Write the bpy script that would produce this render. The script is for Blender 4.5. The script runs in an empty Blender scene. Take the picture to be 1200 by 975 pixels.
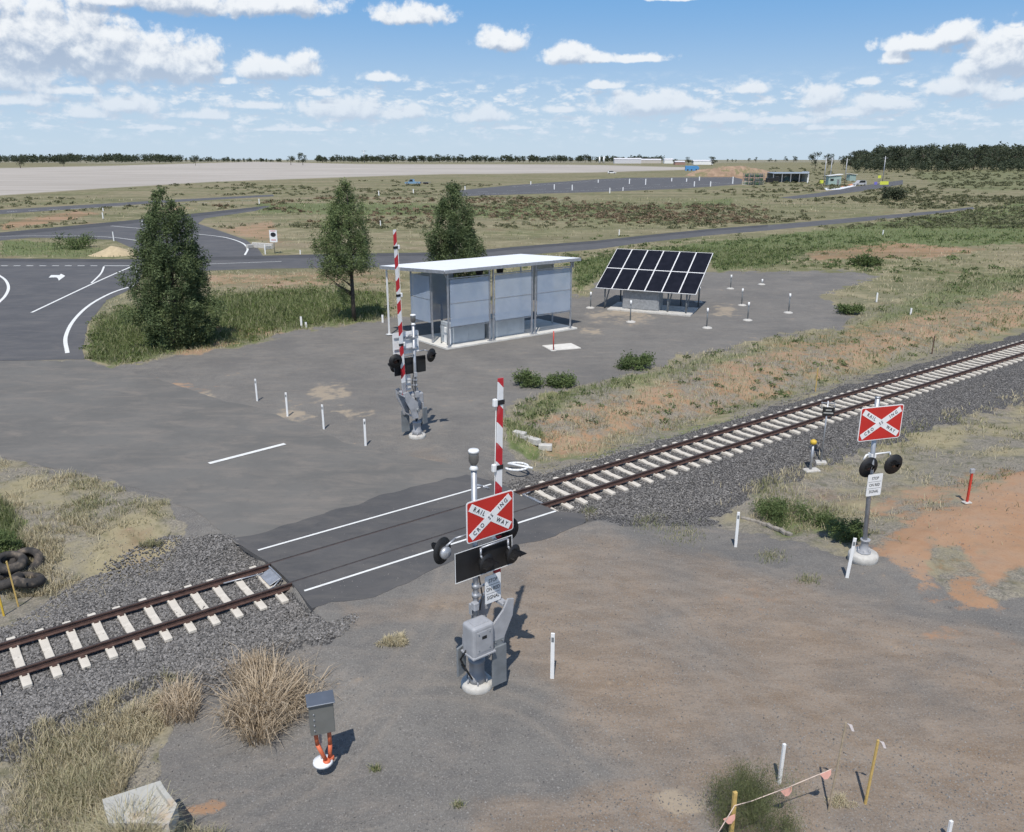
import bpy, bmesh, math, random
import numpy as np
from mathutils import Vector, Matrix
random.seed(7)
RNG = np.random.default_rng(11)
SC = bpy.context.scene
COL = SC.collection
# ------------------------------------------------------------------ camera model (1200 x 975 survey frame)
F, YH, HC = 970.0, 187.0, 11.25
PT = math.atan((487.5-YH)/F)
cp, sp = math.cos(PT), math.sin(PT)
def G(px, py, z=0.0):
    u = (px-600)/F; v = (487.5-py)/F
    dx, dy, dz = u, cp+v*sp, -sp+v*cp
    t = (HC-z)/-dz
    return Vector((dx*t, dy*t, z))
def proj(X, Y, Z=0.0):
    Zr = Z-HC
    fw = Y*cp - Zr*sp; up = Y*sp + Zr*cp
    fw = np.maximum(fw, 1e-3)
    return 600+F*X/fw, 487.5-F*up/fw
RA = math.radians(37.63)
RD = Vector((math.cos(RA), math.sin(RA), 0)); RN = Vector((-math.sin(RA), math.cos(RA), 0))
QC = 20.84
def SQ(s, c, z=0.0):
    v = RD*s + RN*(QC+c); v.z = z; return v
def smooth(a, b, x):
    t = np.clip((x-a)/(b-a), 0, 1); return t*t*(3-2*t)
def T(X, Y):
    X = np.asarray(X, float); Y = np.asarray(Y, float)
    s = X*RD.x+Y*RD.y; c = X*RN.x+Y*RN.y-QC
    a = np.abs(c)*np.where(c > 3.4, 1+.55*smooth(3.4, 5, c), 1)
    prof = np.interp(a, [0, 1.3, 1.7, 3.5, 5.6, 7.5, 10], [-.262, -.262, -.25, -.60, -.62, -.35, 0])
    inn = smooth(7.45, 7.75, s)*(1-smooth(16.75, 17.05, s))
    fade = smooth(5.0, 7.4, s)*(1-smooth(17.0, 20.5, s))
    deck = -.12*(a < .98)
    outz = prof*(1-fade*smooth(1.9, 3.0, a))
    return outz*(1-inn)+deck*inn
def GT(px, py, dz=0.0):
    z = 0.0
    for _ in range(6):
        v = G(px, py, z); z = float(T(v.x, v.y))
    v = G(px, py, z); v.z = z+dz
    return v
def zat(base, py):
    v = (487.5-py)/F; dy = cp+v*sp; dz = -sp+v*cp
    return HC+base.y*dz/dy
# ------------------------------------------------------------------ noise
def _h(ix, iy, seed):
    n = (ix.astype(np.int64)*374761393 + iy.astype(np.int64)*668265263 + seed*974711) & 0x7fffffff
    n = ((n ^ (n >> 13))*1274126177) & 0x7fffffff
    return ((n ^ (n >> 16)) & 0xffff)/65535.0
def vnoise(x, y, seed=0):
    x = np.asarray(x, float); y = np.asarray(y, float)
    ix = np.floor(x); iy = np.floor(y); fx = x-ix; fy = y-iy
    fx = fx*fx*(3-2*fx); fy = fy*fy*(3-2*fy)
    a = _h(ix, iy, seed); b = _h(ix+1, iy, seed); c = _h(ix, iy+1, seed); d = _h(ix+1, iy+1, seed)
    return (a*(1-fx)+b*fx)*(1-fy)+(c*(1-fx)+d*fx)*fy
def fbm(x, y, o=4, seed=0):
    r = 0; a = .5; t = 0
    for i in range(o):
        r = r+a*vnoise(x*2**i, y*2**i, seed+i); t += a; a *= .5
    return r/t
def inpoly(px, py, poly):
    c = np.zeros(np.shape(px), bool); n = len(poly)
    for i in range(n):
        x1, y1 = poly[i]; x2, y2 = poly[i-1]
        if y1 == y2: continue
        m = ((y1 > py) != (y2 > py)) & (px < (x2-x1)*(py-y1)/(y2-y1)+x1)
        c ^= m
    return c
def sdf(px, py, poly, ky=1.0):
    d = np.full(np.shape(px), 1e9)
    for i in range(len(poly)):
        x1, y1 = poly[i-1]; x2, y2 = poly[i]
        vx, vy = x2-x1, (y2-y1)*ky
        wx, wy = px-x1, (py-y1)*ky
        t = np.clip((wx*vx+wy*vy)/(vx*vx+vy*vy+1e-9), 0, 1)
        d = np.minimum(d, np.hypot(wx-t*vx, wy-t*vy))
    return np.where(inpoly(px, py, poly), d, -d)
# ------------------------------------------------------------------ objects
def tag(o, label=None, cat=None, group=None, kind=None):
    if label: o['label'] = label
    if cat: o['category'] = cat
    if group: o['group'] = group
    if kind: o['kind'] = kind
    return o
def empty(name, loc=(0, 0, 0), rz=0.0, label=None, cat=None, group=None):
    o = bpy.data.objects.new(name, None); COL.objects.link(o)
    o.location = loc; o.rotation_euler = (0, 0, rz)
    return tag(o, label, cat, group)
def link(name, me, mat=None, parent=None, loc=None, rz=0.0):
    o = bpy.data.objects.new(name, me); COL.objects.link(o)
    if mat is not None and not me.materials: me.materials.append(mat)
    if parent: o.parent = parent
    if loc is not None: o.location = loc
    o.rotation_euler = (0, 0, rz)
    return o
def copy_tree(o, parent=None):
    c = o.copy(); COL.objects.link(c)
    if parent is not None: c.parent = parent
    for ch in list(o.children): copy_tree(ch, c)
    return c
def np_mesh(name, verts, faces, k=3, mat=None, attrs=None, smooth_=False):
    me = bpy.data.meshes.new(name)
    nv, nf = len(verts), len(faces)
    me.vertices.add(nv); me.vertices.foreach_set('co', np.asarray(verts, np.float32).ravel())
    me.loops.add(nf*k); me.loops.foreach_set('vertex_index', np.asarray(faces, np.int32).ravel())
    me.polygons.add(nf); me.polygons.foreach_set('loop_start', np.arange(0, nf*k, k, dtype=np.int32))
    me.polygons.foreach_set('use_smooth', np.full(nf, smooth_, bool))
    for an, av in (attrs or {}).items():
        a = me.attributes.new(an, 'FLOAT', 'POINT'); a.data.foreach_set('value', np.asarray(av, np.float32))
    me.update(calc_edges=True); me.validate()
    if mat: me.materials.append(mat)
    return me
class MB:
    def __init__(s): s.bm = bmesh.new(); s.M = Matrix.Identity(4)
    def _add(s, tmp, M, sm=False):
        me = bpy.data.meshes.new('t'); tmp.transform(s.M @ M); 
        if sm:
            for f in tmp.faces: f.smooth = True
        tmp.to_mesh(me); tmp.free(); s.bm.from_mesh(me); bpy.data.meshes.remove(me)
    def box(s, c, size, rot=None, bev=0.0, seg=1):
        t = bmesh.new(); bmesh.ops.create_cube(t, size=1)
        bmesh.ops.scale(t, vec=size, verts=t.verts)
        if bev > 0: bmesh.ops.bevel(t, geom=t.edges[:], offset=bev, segments=seg, affect='EDGES', profile=.5)
        R = rot.to_4x4() if rot is not None else Matrix.Identity(4)
        s._add(t, Matrix.Translation(c) @ R); return s
    def cyl(s, p0, p1, r0, r1=None, n=14, caps=True):
        r1 = r0 if r1 is None else r1
        p0 = Vector(p0); p1 = Vector(p1); d = p1-p0
        t = bmesh.new(); bmesh.ops.create_cone(t, cap_ends=caps, segments=n, radius1=r0, radius2=r1, depth=d.length)
        q = Vector((0, 0, 1)).rotation_difference(d.normalized())
        for f in t.faces: f.smooth = len(f.verts) == 4
        me = bpy.data.meshes.new('t'); t.transform(s.M @ Matrix.Translation((p0+p1)/2) @ q.to_matrix().to_4x4())
        t.to_mesh(me); t.free(); s.bm.from_mesh(me); bpy.data.meshes.remove(me); return s
    def lathe(s, prof, c=(0, 0, 0), n=20, axis=None):
        t = bmesh.new(); rings = []
        for r, z in prof:
            rings.append([t.verts.new((r*math.cos(2*math.pi*i/n), r*math.sin(2*math.pi*i/n), z)) for i in range(n)])
        for a, b in zip(rings, rings[1:]):
            for i in range(n): t.faces.new((a[i], a[(i+1) % n], b[(i+1) % n], b[i])).smooth = True
        if prof[0][0] > 1e-4: t.faces.new(rings[0][::-1])
        if prof[-1][0] > 1e-4: t.faces.new(rings[-1])
        R = Matrix.Identity(4)
        if axis is not None: R = Vector((0, 0, 1)).rotation_difference(Vector(axis).normalized()).to_matrix().to_4x4()
        me = bpy.data.meshes.new('t'); t.transform(s.M @ Matrix.Translation(c) @ R)
        t.to_mesh(me); t.free(); s.bm.from_mesh(me); bpy.data.meshes.remove(me); return s
    def tube(s, pts, r, n=8):
        for a, b in zip(pts, pts[1:]): s.cyl(a, b, r, r, n)
        for p in pts[1:-1]: s.lathe([(0.001, -r), (r*.7, -r*.7), (r, 0), (r*.7, r*.7), (0.001, r)], p, n)
        return s
    def prism(s, poly, origin, ax, ay, th):
        """polygon (a,b) in plane origin + a*ax + b*ay, extruded th along ax x ay (centred)."""
        ax = Vector(ax); ay = Vector(ay); n = ax.cross(ay).normalized(); o = Vector(origin)
        t = bmesh.new()
        lo = [t.verts.new(o+ax*a+ay*b-n*th/2) for a, b in poly]; hi = [t.verts.new(o+ax*a+ay*b+n*th/2) for a, b in poly]
        k = len(poly)
        t.faces.new(hi); t.faces.new(lo[::-1])
        for i in range(k): t.faces.new((lo[i], lo[(i+1) % k], hi[(i+1) % k], hi[i]))
        bmesh.ops.recalc_face_normals(t, faces=t.faces)
        s._add(t, Matrix.Identity(4)); return s
    def mesh(s, name):
        me = bpy.data.meshes.new(name); s.bm.to_mesh(me); s.bm.free(); return me
    def build(s, name, mat, parent=None, loc=None, rz=0.0):
        return link(name, s.mesh(name), mat, parent, loc, rz)
def rrect(w, h, r, n=5):
    out = []
    for cx, cy, a0 in ((w/2-r, h/2-r, 0), (-w/2+r, h/2-r, 90), (-w/2+r, -h/2+r, 180), (w/2-r, -h/2+r, 270)):
        for i in range(n+1):
            a = math.radians(a0+90*i/n); out.append((cx+r*math.cos(a), cy+r*math.sin(a)))
    return out
def text_mesh(txt, size, bold=.0, th=.0015):
    cu = bpy.data.curves.new('lettering', 'FONT'); cu.body = txt; cu.size = size; cu.align_x = 'CENTER'; cu.align_y = 'CENTER'
    cu.extrude = th; cu.offset = bold*size; cu.resolution_u = 3
    o = bpy.data.objects.new('tmp_lettering', cu); COL.objects.link(o)
    bpy.context.view_layer.update()
    me = bpy.data.meshes.new_from_object(o.evaluated_get(bpy.context.evaluated_depsgraph_get()))
    bpy.data.objects.remove(o); bpy.data.curves.remove(cu)
    return me
# ------------------------------------------------------------------ materials
def N(nt, t, **kw):
    n = nt.nodes.new(t)
    for k, v in kw.items():
        if k.startswith('i_'):
            key = k[2:]
            n.inputs[int(key) if key.isdigit() else key].default_value = v
        else: setattr(n, k, v)
    return n
def mth(nt, op, a, b=None, c=None, clamp=False):
    n = nt.nodes.new('ShaderNodeMath'); n.operation = op; n.use_clamp = clamp
    for i, v in enumerate((a, b, c)):
        if v is None: continue
        if isinstance(v, (int, float)): n.inputs[i].default_value = v
        else: nt.links.new(v, n.inputs[i])
    return n.outputs[0]
def mixc(nt, f, a, b, mode='MIX'):
    n = nt.nodes.new('ShaderNodeMix'); n.data_type = 'RGBA'; n.blend_type = mode; n.clamp_result = False
    for i, v in ((0, f), (6, a), (7, b)):
        if isinstance(v, (int, float)): n.inputs[i].default_value = v
        elif isinstance(v, tuple): n.inputs[i].default_value = (*v[:3], 1)
        else: nt.links.new(v, n.inputs[i])
    return n.outputs[2]
def ramp(nt, v, a, b, lo=0.0, hi=1.0):
    n = nt.nodes.new('ShaderNodeMapRange'); n.interpolation_type = 'SMOOTHSTEP'
    nt.links.new(v, n.inputs[0]); n.inputs[1].default_value = a; n.inputs[2].default_value = b
    n.inputs[3].default_value = lo; n.inputs[4].default_value = hi
    return n.outputs[0]
def noise(nt, co, scale, det=4, rough=.55, dist=0.0):
    n = nt.nodes.new('ShaderNodeTexNoise'); n.inputs['Scale'].default_value = scale
    n.inputs['Detail'].default_value = det; n.inputs['Roughness'].default_value = rough; n.inputs['Distortion'].default_value = dist
    nt.links.new(co, n.inputs['Vector']); return n.outputs[0]
def newmat(name):
    m = bpy.data.materials.new(name); m.use_nodes = True
    return m, m.node_tree, m.node_tree.nodes['Principled BSDF']
_mc = {}
def M(name, col, rough=.6, metal=0.0, var=.15, vs=6.0, bump=0.0, bs=40.0, spec=.5, col2=None, cth=(.5, .7)):
    if name in _mc: return _mc[name]
    m, nt, b = newmat(name)
    tc = N(nt, 'ShaderNodeTexCoord').outputs['Object']
    nz = noise(nt, tc, vs, 5)
    c = mixc(nt, ramp(nt, nz, .3, .7), tuple(x*(1-var) for x in col), tuple(min(1, x*(1+var)) for x in col))
    if col2: c = mixc(nt, ramp(nt, noise(nt, tc, vs*.6, 6, .65), *cth), c, col2)
    nt.links.new(c, b.inputs['Base Color'])
    b.inputs['Roughness'].default_value = rough; b.inputs['Metallic'].default_value = metal
    b.inputs['Specular IOR Level'].default_value = spec
    if bump:
        bp = N(nt, 'ShaderNodeBump'); bp.inputs['Strength'].default_value = bump; bp.inputs['Distance'].default_value = .02
        nt.links.new(noise(nt, tc, bs, 4), bp.inputs['Height']); nt.links.new(bp.outputs[0], b.inputs['Normal'])
    _mc[name] = m
    return m
def leafmat(name, dark, light, straw=None):
    m, nt, b = newmat(name)
    at = N(nt, 'ShaderNodeAttribute', attribute_name='tint').outputs['Fac']
    c = mixc(nt, at, dark, light)
    if straw:
        at2 = N(nt, 'ShaderNodeAttribute', attribute_name='dry').outputs['Fac']
        c = mixc(nt, at2, c, straw)
    nt.links.new(c, b.inputs['Base Color']); b.inputs['Roughness'].default_value = .6; b.inputs['Specular IOR Level'].default_value = .2
    tr = N(nt, 'ShaderNodeBsdfTranslucent'); nt.links.new(c, tr.inputs[0])
    mx = N(nt, 'ShaderNodeMixShader'); mx.inputs[0].default_value = .25
    nt.links.new(b.outputs[0], mx.inputs[1]); nt.links.new(tr.outputs[0], mx.inputs[2])
    nt.links.new(mx.outputs[0], nt.nodes['Material Output'].inputs[0])
    return m
# ------------------------------------------------------------------ render, camera, light, sky
SC.render.engine = 'CYCLES'
SC.view_settings.view_transform = 'Standard'; SC.view_settings.look = 'None'
SC.view_settings.gamma = 1; SC.view_settings.exposure = 0.22; SC.view_settings.use_curve_mapping = False
SC.cycles.max_bounces = 4; SC.cycles.diffuse_bounces = 2; SC.cycles.glossy_bounces = 2; SC.cycles.transmission_bounces = 2; SC.cycles.transparent_max_bounces = 6
SC.cycles.use_adaptive_sampling = True; SC.cycles.adaptive_threshold = .02
cam = bpy.data.cameras.new('camera'); co = bpy.data.objects.new('camera', cam); COL.objects.link(co)
cam.sensor_width = 36; cam.lens = 36*F/1200; cam.clip_end = 30000; cam.clip_start = .1
co.location = (0, 0, HC); co.rotation_euler = (math.pi/2-PT, 0, 0); SC.camera = co
SUN_EL, SUN_AZ = 59.3, 7.3
sd = Vector((-math.sin(math.radians(SUN_AZ))*math.cos(math.radians(SUN_EL)), -math.cos(math.radians(SUN_AZ))*math.cos(math.radians(SUN_EL)), math.sin(math.radians(SUN_EL))))
sl = bpy.data.lights.new('sun', 'SUN'); sl.energy = 3.6; sl.angle = math.radians(.53); sl.color = (1, .955, .89)
so = bpy.data.objects.new('sun', sl); COL.objects.link(so); so.rotation_euler = sd.to_track_quat('Z', 'Y').to_euler(); so.location = (0, -20, 60)
W = bpy.data.worlds.new('World'); SC.world = W; W.use_nodes = True
nt = W.node_tree; nt.nodes.clear()
sky = N(nt, 'ShaderNodeTexSky'); sky.sky_type = 'NISHITA'; sky.sun_disc = False
sky.sun_elevation = math.radians(SUN_EL); sky.sun_rotation = math.radians(180+SUN_AZ); sky.altitude = 300
sky.air_density = 1.0; sky.dust_density = .3; sky.ozone_density = 1.0
def aziel(px, py):
    v = G(px, py, 0) if py > YH+1 else None
    u = (px-600)/F; w = (487.5-py)/F
    d = Vector((u, cp+w*sp, -sp+w*cp)).normalized()
    return math.atan2(d.x, d.y), math.asin(d.z)
g = bpy.data.node_groups.new('cloud_density', 'ShaderNodeTree')
g.interface.new_socket('P', in_out='INPUT', socket_type='NodeSocketVector')
g.interface.new_socket('D', in_out='OUTPUT', socket_type='NodeSocketFloat')
gi = g.nodes.new('NodeGroupInput'); go = g.nodes.new('NodeGroupOutput')
clouds = [(50, 60, 95, 46, 1.25), (120, 68, 66, 34, 1.2), (185, 78, 64, 30, 1.2), (240, 82, 36, 16, .95), (5, 95, 60, 30, .9), (70, 106, 70, 9, .75), (215, 6, 90, 19, 1.1), (310, 8, 90, 15, 1.05), (120, 0, 60, 12, 1),
 (325, 82, 52, 17, 1.1), (484, 22, 42, 13, 1.1), (588, 51, 31, 16, 1.15), (445, 92, 26, 8, 1), (745, 70, 46, 7, .95), (700, 69, 34, 8, .95), (664, 68, 26, 14, 1.15),
 (755, 126, 58, 17, 1.15), (800, 122, 40, 12, 1), (875, 106, 24, 9, 1.05), (658, 129, 22, 6, 1), (708, 101, 30, 7, .9), (958, 118, 27, 17, 1.1), (1035, 124, 34, 12, 1.1), (985, 132, 40, 8, 1),
 (1070, 54, 34, 11, 1.0), (1118, 44, 28, 14, 1.15), (1048, 70, 18, 8, 1), (1015, 96, 20, 6, .9), (1178, 72, 50, 30, 1.15), (1130, 104, 50, 14, 1.0), (1180, 112, 40, 12, .9), (790, -2, 34, 5, 1),
 (410, 130, 56, 16, 1.1), (475, 133, 40, 12, 1), (568, 137, 30, 12, 1.1), (150, 124, 38, 13, 1.1), (100, 134, 26, 9, 1), (268, 96, 12, 6, 1), (378, 110, 22, 7, .9), (20, 118, 40, 10, 1), (300, 124, 50, 8, .9),
 (840, 138, 50, 9, .9), (920, 142, 40, 6, .9), (240, 136, 50, 8, .9), (1190, 30, 12, 5, .7), (600, 150, 60, 4, .8), (1000, 150, 90, 4, .8), (350, 152, 90, 4, .8), (180, 150, 60, 4, .8),
 (-180, 60, 150, 50, 1), (1400, 90, 150, 40, 1)]
cur = None
for (x, y, w, h, a) in clouds:
    az, el = aziel(x, y); ww = w/F*1.05; hh = h/F*1.15
    s1 = N(g, 'ShaderNodeVectorMath', operation='SUBTRACT'); g.links.new(gi.outputs[0], s1.inputs[0]); s1.inputs[1].default_value = (az, el, 0)
    s2 = N(g, 'ShaderNodeVectorMath', operation='MULTIPLY'); g.links.new(s1.outputs[0], s2.inputs[0]); s2.inputs[1].default_value = (1/ww, 1/hh, 0)
    s3 = N(g, 'ShaderNodeVectorMath', operation='MULTIPLY'); g.links.new(s2.outputs[0], s3.inputs[0]); s3.inputs[1].default_value = (-1, -2.0, 0)
    s4 = N(g, 'ShaderNodeVectorMath', operation='MAXIMUM'); g.links.new(s2.outputs[0], s4.inputs[0]); g.links.new(s3.outputs[0], s4.inputs[1])
    s5 = N(g, 'ShaderNodeVectorMath', operation='LENGTH'); g.links.new(s4.outputs[0], s5.inputs[0])
    v = mth(g, 'SUBTRACT', a, s5.outputs[1])
    cur = v if cur is None else mth(g, 'SMOOTH_MAX', cur, v, .12)
sc_ = N(g, 'ShaderNodeVectorMath', operation='MULTIPLY'); g.links.new(gi.outputs[0], sc_.inputs[0]); sc_.inputs[1].default_value = (1, 1.05, 1)
n1 = noise(g, sc_.outputs[0], 38, 8, .6, .15)
sep = N(g, 'ShaderNodeSeparateXYZ'); g.links.new(gi.outputs[0], sep.inputs[0])
# low bank of small flat clouds near the horizon
sc2 = N(g, 'ShaderNodeVectorMath', operation='MULTIPLY'); g.links.new(gi.outputs[0], sc2.inputs[0]); sc2.inputs[1].default_value = (1, 2.5, 1)
n2 = noise(g, sc2.outputs[0], 42, 6, .62, .05)
band = mth(g, 'MULTIPLY', ramp(g, sep.outputs[1], .005, .035), mth(g, 'SUBTRACT', 1, ramp(g, sep.outputs[1], .065, .10)))
bandv = mth(g, 'MULTIPLY', band, mth(g, 'ADD', mth(g, 'MULTIPLY', mth(g, 'SUBTRACT', n2, .5), 3.1), .10))
big = mth(g, 'ADD', mth(g, 'MULTIPLY', cur, 1.2), mth(g, 'MULTIPLY', mth(g, 'SUBTRACT', n1, .5), 2.7))
big = mth(g, 'SUBTRACT', big, mth(g, 'MULTIPLY', mth(g, 'LESS_THAN', cur, -.35), 2))
g.links.new(mth(g, 'SMOOTH_MAX', big, bandv, .1), go.inputs[0])
tc = N(nt, 'ShaderNodeTexCoord').outputs['Generated']
nrm = N(nt, 'ShaderNodeVectorMath', operation='NORMALIZE'); nt.links.new(tc, nrm.inputs[0])
sx = N(nt, 'ShaderNodeSeparateXYZ'); nt.links.new(nrm.outputs[0], sx.inputs[0])
az = mth(nt, 'ARCTAN2', sx.outputs[0], sx.outputs[1]); el = mth(nt, 'ARCSINE', sx.outputs[2])
def dens(de, da=0.0):
    cb = N(nt, 'ShaderNodeCombineXYZ'); nt.links.new(mth(nt, 'ADD', az, da), cb.inputs[0]); nt.links.new(mth(nt, 'ADD', el, de), cb.inputs[1])
    gr = nt.nodes.new('ShaderNodeGroup'); gr.node_tree = g; nt.links.new(cb.outputs[0], gr.inputs[0]); return gr.outputs[0]
D0 = dens(0); D1 = dens(.009, -.003)
alpha = ramp(nt, D0, -.02, .60)
shade = ramp(nt, mth(nt, 'ADD', mth(nt, 'SUBTRACT', D1, D0), mth(nt, 'MULTIPLY', D0, .36)), -.22, .80)
ccol = mixc(nt, shade, (.84, .86, .88), (.36, .44, .57))
ccol = mixc(nt, ramp(nt, el, .02, .13, .72, 0), ccol, (.55, .65, .77))
b1 = N(nt, 'ShaderNodeBackground'); nt.links.new(sky.outputs[0], b1.inputs[0]); b1.inputs[1].default_value = .115
b2 = N(nt, 'ShaderNodeBackground'); nt.links.new(ccol, b2.inputs[0]); b2.inputs[1].default_value = .95
hz = mixc(nt, ramp(nt, el, .0, .19), (.50, .64, .79), (.160, .385, .72))
b3 = N(nt, 'ShaderNodeBackground'); nt.links.new(hz, b3.inputs[0]); b3.inputs[1].default_value = .88
mh = N(nt, 'ShaderNodeMixShader'); nt.links.new(ramp(nt, el, .20, .42, .92, 0), mh.inputs[0]); nt.links.new(b1.outputs[0], mh.inputs[1]); nt.links.new(b3.outputs[0], mh.inputs[2])
ms = N(nt, 'ShaderNodeMixShader'); nt.links.new(mth(nt, 'MULTIPLY', alpha, .93), ms.inputs[0]); nt.links.new(mh.outputs[0], ms.inputs[1]); nt.links.new(b2.outputs[0], ms.inputs[2])
wo = N(nt, 'ShaderNodeOutputWorld'); nt.links.new(ms.outputs[0], wo.inputs[0])
W.cycles.sampling_method = 'MANUAL'; W.cycles.sample_map_resolution = 512
# ------------------------------------------------------------------ survey outlines (picture points of ground features)
P_PAD = [(-500, 380), (0, 418), (98, 424), (130, 432), (215, 415), (300, 402), (330, 390), (455, 374), (600, 352), (690, 346), (702, 326), (835, 318), (1000, 318), (1030, 324), (962, 346), (1000, 372), (985, 384), (905, 394), (850, 409), (790, 416), (775, 430), (700, 448), (655, 458), (608, 468), (590, 488), (585, 512), (620, 532), (660, 545), (700, 600), (790, 606), (860, 606), (905, 622), (1000, 640), (1040, 636), (1075, 660), (1105, 690), (1130, 706), (1195, 696), (1700, 780), (1700, 1600), (60, 1600), (165, 985), (140, 935), (165, 890), (240, 812), (300, 765), (400, 745), (380, 700), (300, 650), (235, 622), (200, 592), (110, 560), (0, 540), (-500, 520)]
P_PAD = [{(240, 812): (225, 800), (300, 765): (290, 735), (400, 745): (350, 720), (380, 700): (330, 690), (300, 650): (285, 672), (235, 622): (215, 655), (620, 532): (625, 545), (660, 545): (690, 560), (700, 600): (770, 580), (790, 606): (815, 590), (860, 606): (868, 598)}.get(q, q) for q in P_PAD]
P_BAL = [(-500, 850), (-60, 772), (0, 742), (60, 700), (130, 664), (200, 632), (270, 626), (300, 648), (345, 690), (385, 708), (420, 722), (400, 745), (300, 758), (250, 795), (190, 790), (150, 803), (95, 828), (0, 868), (-500, 1080)]
P_BALR = [(600, 562), (640, 548), (700, 532), (800, 502), (900, 474), (1000, 442), (1200, 383), (1500, 295), (1560, 300), (1200, 458), (1100, 485), (1000, 515), (940, 545), (880, 568), (850, 590), (780, 608), (700, 606), (650, 598)]
P_GREEN = [([(105, 420), (108, 382), (150, 358), (166, 366), (255, 345), (330, 338), (455, 345), (455, 372), (330, 388), (300, 400), (215, 412), (130, 428)], 12, 1.0),
 ([(676, 345), (672, 305), (760, 291), (900, 277), (1100, 252), (1210, 236), (1400, 225), (1400, 282), (1200, 285), (1100, 290), (1040, 292), (940, 298), (905, 312), (840, 318), (830, 300), (702, 322)], 6, 1.0),
 ([(608, 470), (655, 456), (700, 448), (770, 432), (860, 408), (990, 384), (1060, 350), (1120, 330), (1210, 310), (1210, 335), (1120, 365), (1000, 405), (860, 425), (760, 450), (680, 472), (640, 490), (600, 500)], 14, .55),
 ([(1060, 200), (1400, 190), (1400, 222), (1150, 226), (1090, 216)], 6, .5), ([(300, 236), (760, 240), (860, 232), (860, 242), (600, 256), (300, 250)], 4, .65),
 ([(870, 560), (900, 555), (960, 590), (1000, 600), (1005, 628), (900, 612)], 14, .6), ([(600, 500), (690, 520), (760, 500), (900, 468), (900, 476), (700, 530), (620, 528)], 8, .5),
 ([(0, 280), (60, 283), (150, 296), (150, 302), (0, 302)], 5, .7), ([(590, 492), (640, 505), (640, 530), (600, 520)], 8, .8), ([(0, 585), (24, 610), (20, 655), (-100, 660), (-100, 560)], 12, 1.0),
 ([(50, 860), (120, 850), (150, 900), (100, 1000), (0, 1000), (20, 900)], 25, .4), ([(560, 236), (900, 222), (1060, 226), (900, 262), (600, 280)], 10, .35)]
P_RED = [([(606, 512), (640, 488), (700, 468), (800, 440), (900, 402), (1050, 372), (1210, 330), (1210, 372), (1100, 400), (950, 438), (800, 488), (700, 510), (640, 524)], 16, .62),
 ([(1015, 646), (1060, 598), (1130, 582), (1205, 540), (1700, 430), (1700, 820), (1200, 712), (1150, 722), (1098, 702), (1060, 672)], 24, 1.0),
 ([(940, 296), (1050, 284), (1160, 292), (1100, 302), (960, 306)], 5, .9), ([(0, 262), (90, 246), (120, 250), (60, 262), (0, 270)], 4, .9),
 ([(170, 250), (240, 244), (200, 240)], 4, .6), ([(250, 268), (320, 258), (330, 285), (300, 282)], 6, .7),
 ([(240, 320), (455, 316), (480, 330), (300, 340), (240, 336)], 7, .6), ([(1000, 590), (1080, 560), (1180, 530), (1200, 545), (1060, 610)], 14, .6),
 ([(820, 206), (900, 204), (930, 212), (860, 214)], 3, .9), ([(250, 378), (340, 388), (240, 412), (200, 420)], 8, .6), ([(0, 560), (10, 470), (60, 500), (60, 530)], 20, .25),
 ([(215, 448), (262, 462), (240, 470), (170, 450), (160, 438)], 8, .45), ([(0, 955), (60, 985), (0, 1010)], 20, .8), ([(1100, 730), (1200, 745), (1200, 760), (1060, 742)], 10, .5), ([(760, 660), (940, 700), (900, 716), (720, 690)], 20, .3), ([(1085, 625), (1120, 640), (1130, 680), (1100, 668)], 8, .8), ([(200, 935), (250, 912), (256, 922), (215, 948)], 8, .75)]
P_FIELD = [(-900, 212), (-900, 250), (0, 229), (100, 222), (250, 213), (420, 207), (520, 204), (600, 203.5), (700, 202), (800, 199), (820, 196.5), (760, 195), (700, 193.4), (600, 192.6), (420, 192.3), (300, 189.5), (140, 194), (0, 197)]
P_FIELD2 = [(-900, 200), (0, 190.5), (140, 192), (300, 189), (430, 190), (700, 191), (830, 191), (1000, 190), (1000, 187.6), (-900, 187.6)]
P_BROWN = [([(520, 700), (660, 620), (800, 625), (1000, 690), (1200, 730), (1500, 800), (1500, 1300), (900, 1300), (800, 950), (640, 860), (600, 800)], 60, .75),
 ([(150, 560), (330, 560), (520, 520), (540, 545), (300, 640), (240, 610)], 22, .5), ([(0, 430), (80, 440), (130, 520), (60, 560), (0, 540)], 25, .45),
 ([(380, 700), (560, 690), (560, 720), (420, 745)], 25, .6), ([(560, 600), (700, 620), (620, 720), (560, 700)], 20, .5), ([(540, 940), (800, 900), (820, 990), (540, 1000)], 30, .8)]
P_SAND = [([(375, 452), (405, 448), (418, 458), (400, 466), (372, 468), (360, 458)], 4), ([(375, 481), (430, 479), (445, 484), (420, 489), (380, 487)], 3), ([(322, 484), (352, 482), (362, 491), (325, 492)], 3),
 ([(690, 364), (745, 362), (770, 370), (740, 378), (690, 374)], 6), ([(835, 358), (860, 358), (858, 370), (838, 372)], 4), ([(675, 383), (705, 388), (700, 394), (680, 388)], 3), ([(208, 462), (255, 463), (260, 468), (215, 470)], 3), ([(780, 940), (812, 930), (815, 955), (785, 960)], 8), ([(975, 925), (995, 930), (995, 945), (975, 948)], 6), ([(310, 569), (332, 570), (330, 574), (312, 574)], 2), ([(640, 560), (642, 560), (642, 562), (640, 562)], 1), ([(226, 583), (240, 584), (239, 590), (228, 589)], 2)]
P_SAND = [(p, s*2.6) for p, s in P_SAND]
P_GREEN.append(([(610, 515), (700, 470), (900, 400), (1210, 315), (1210, 385), (900, 468), (700, 525), (640, 532)], 12, .38))
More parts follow.
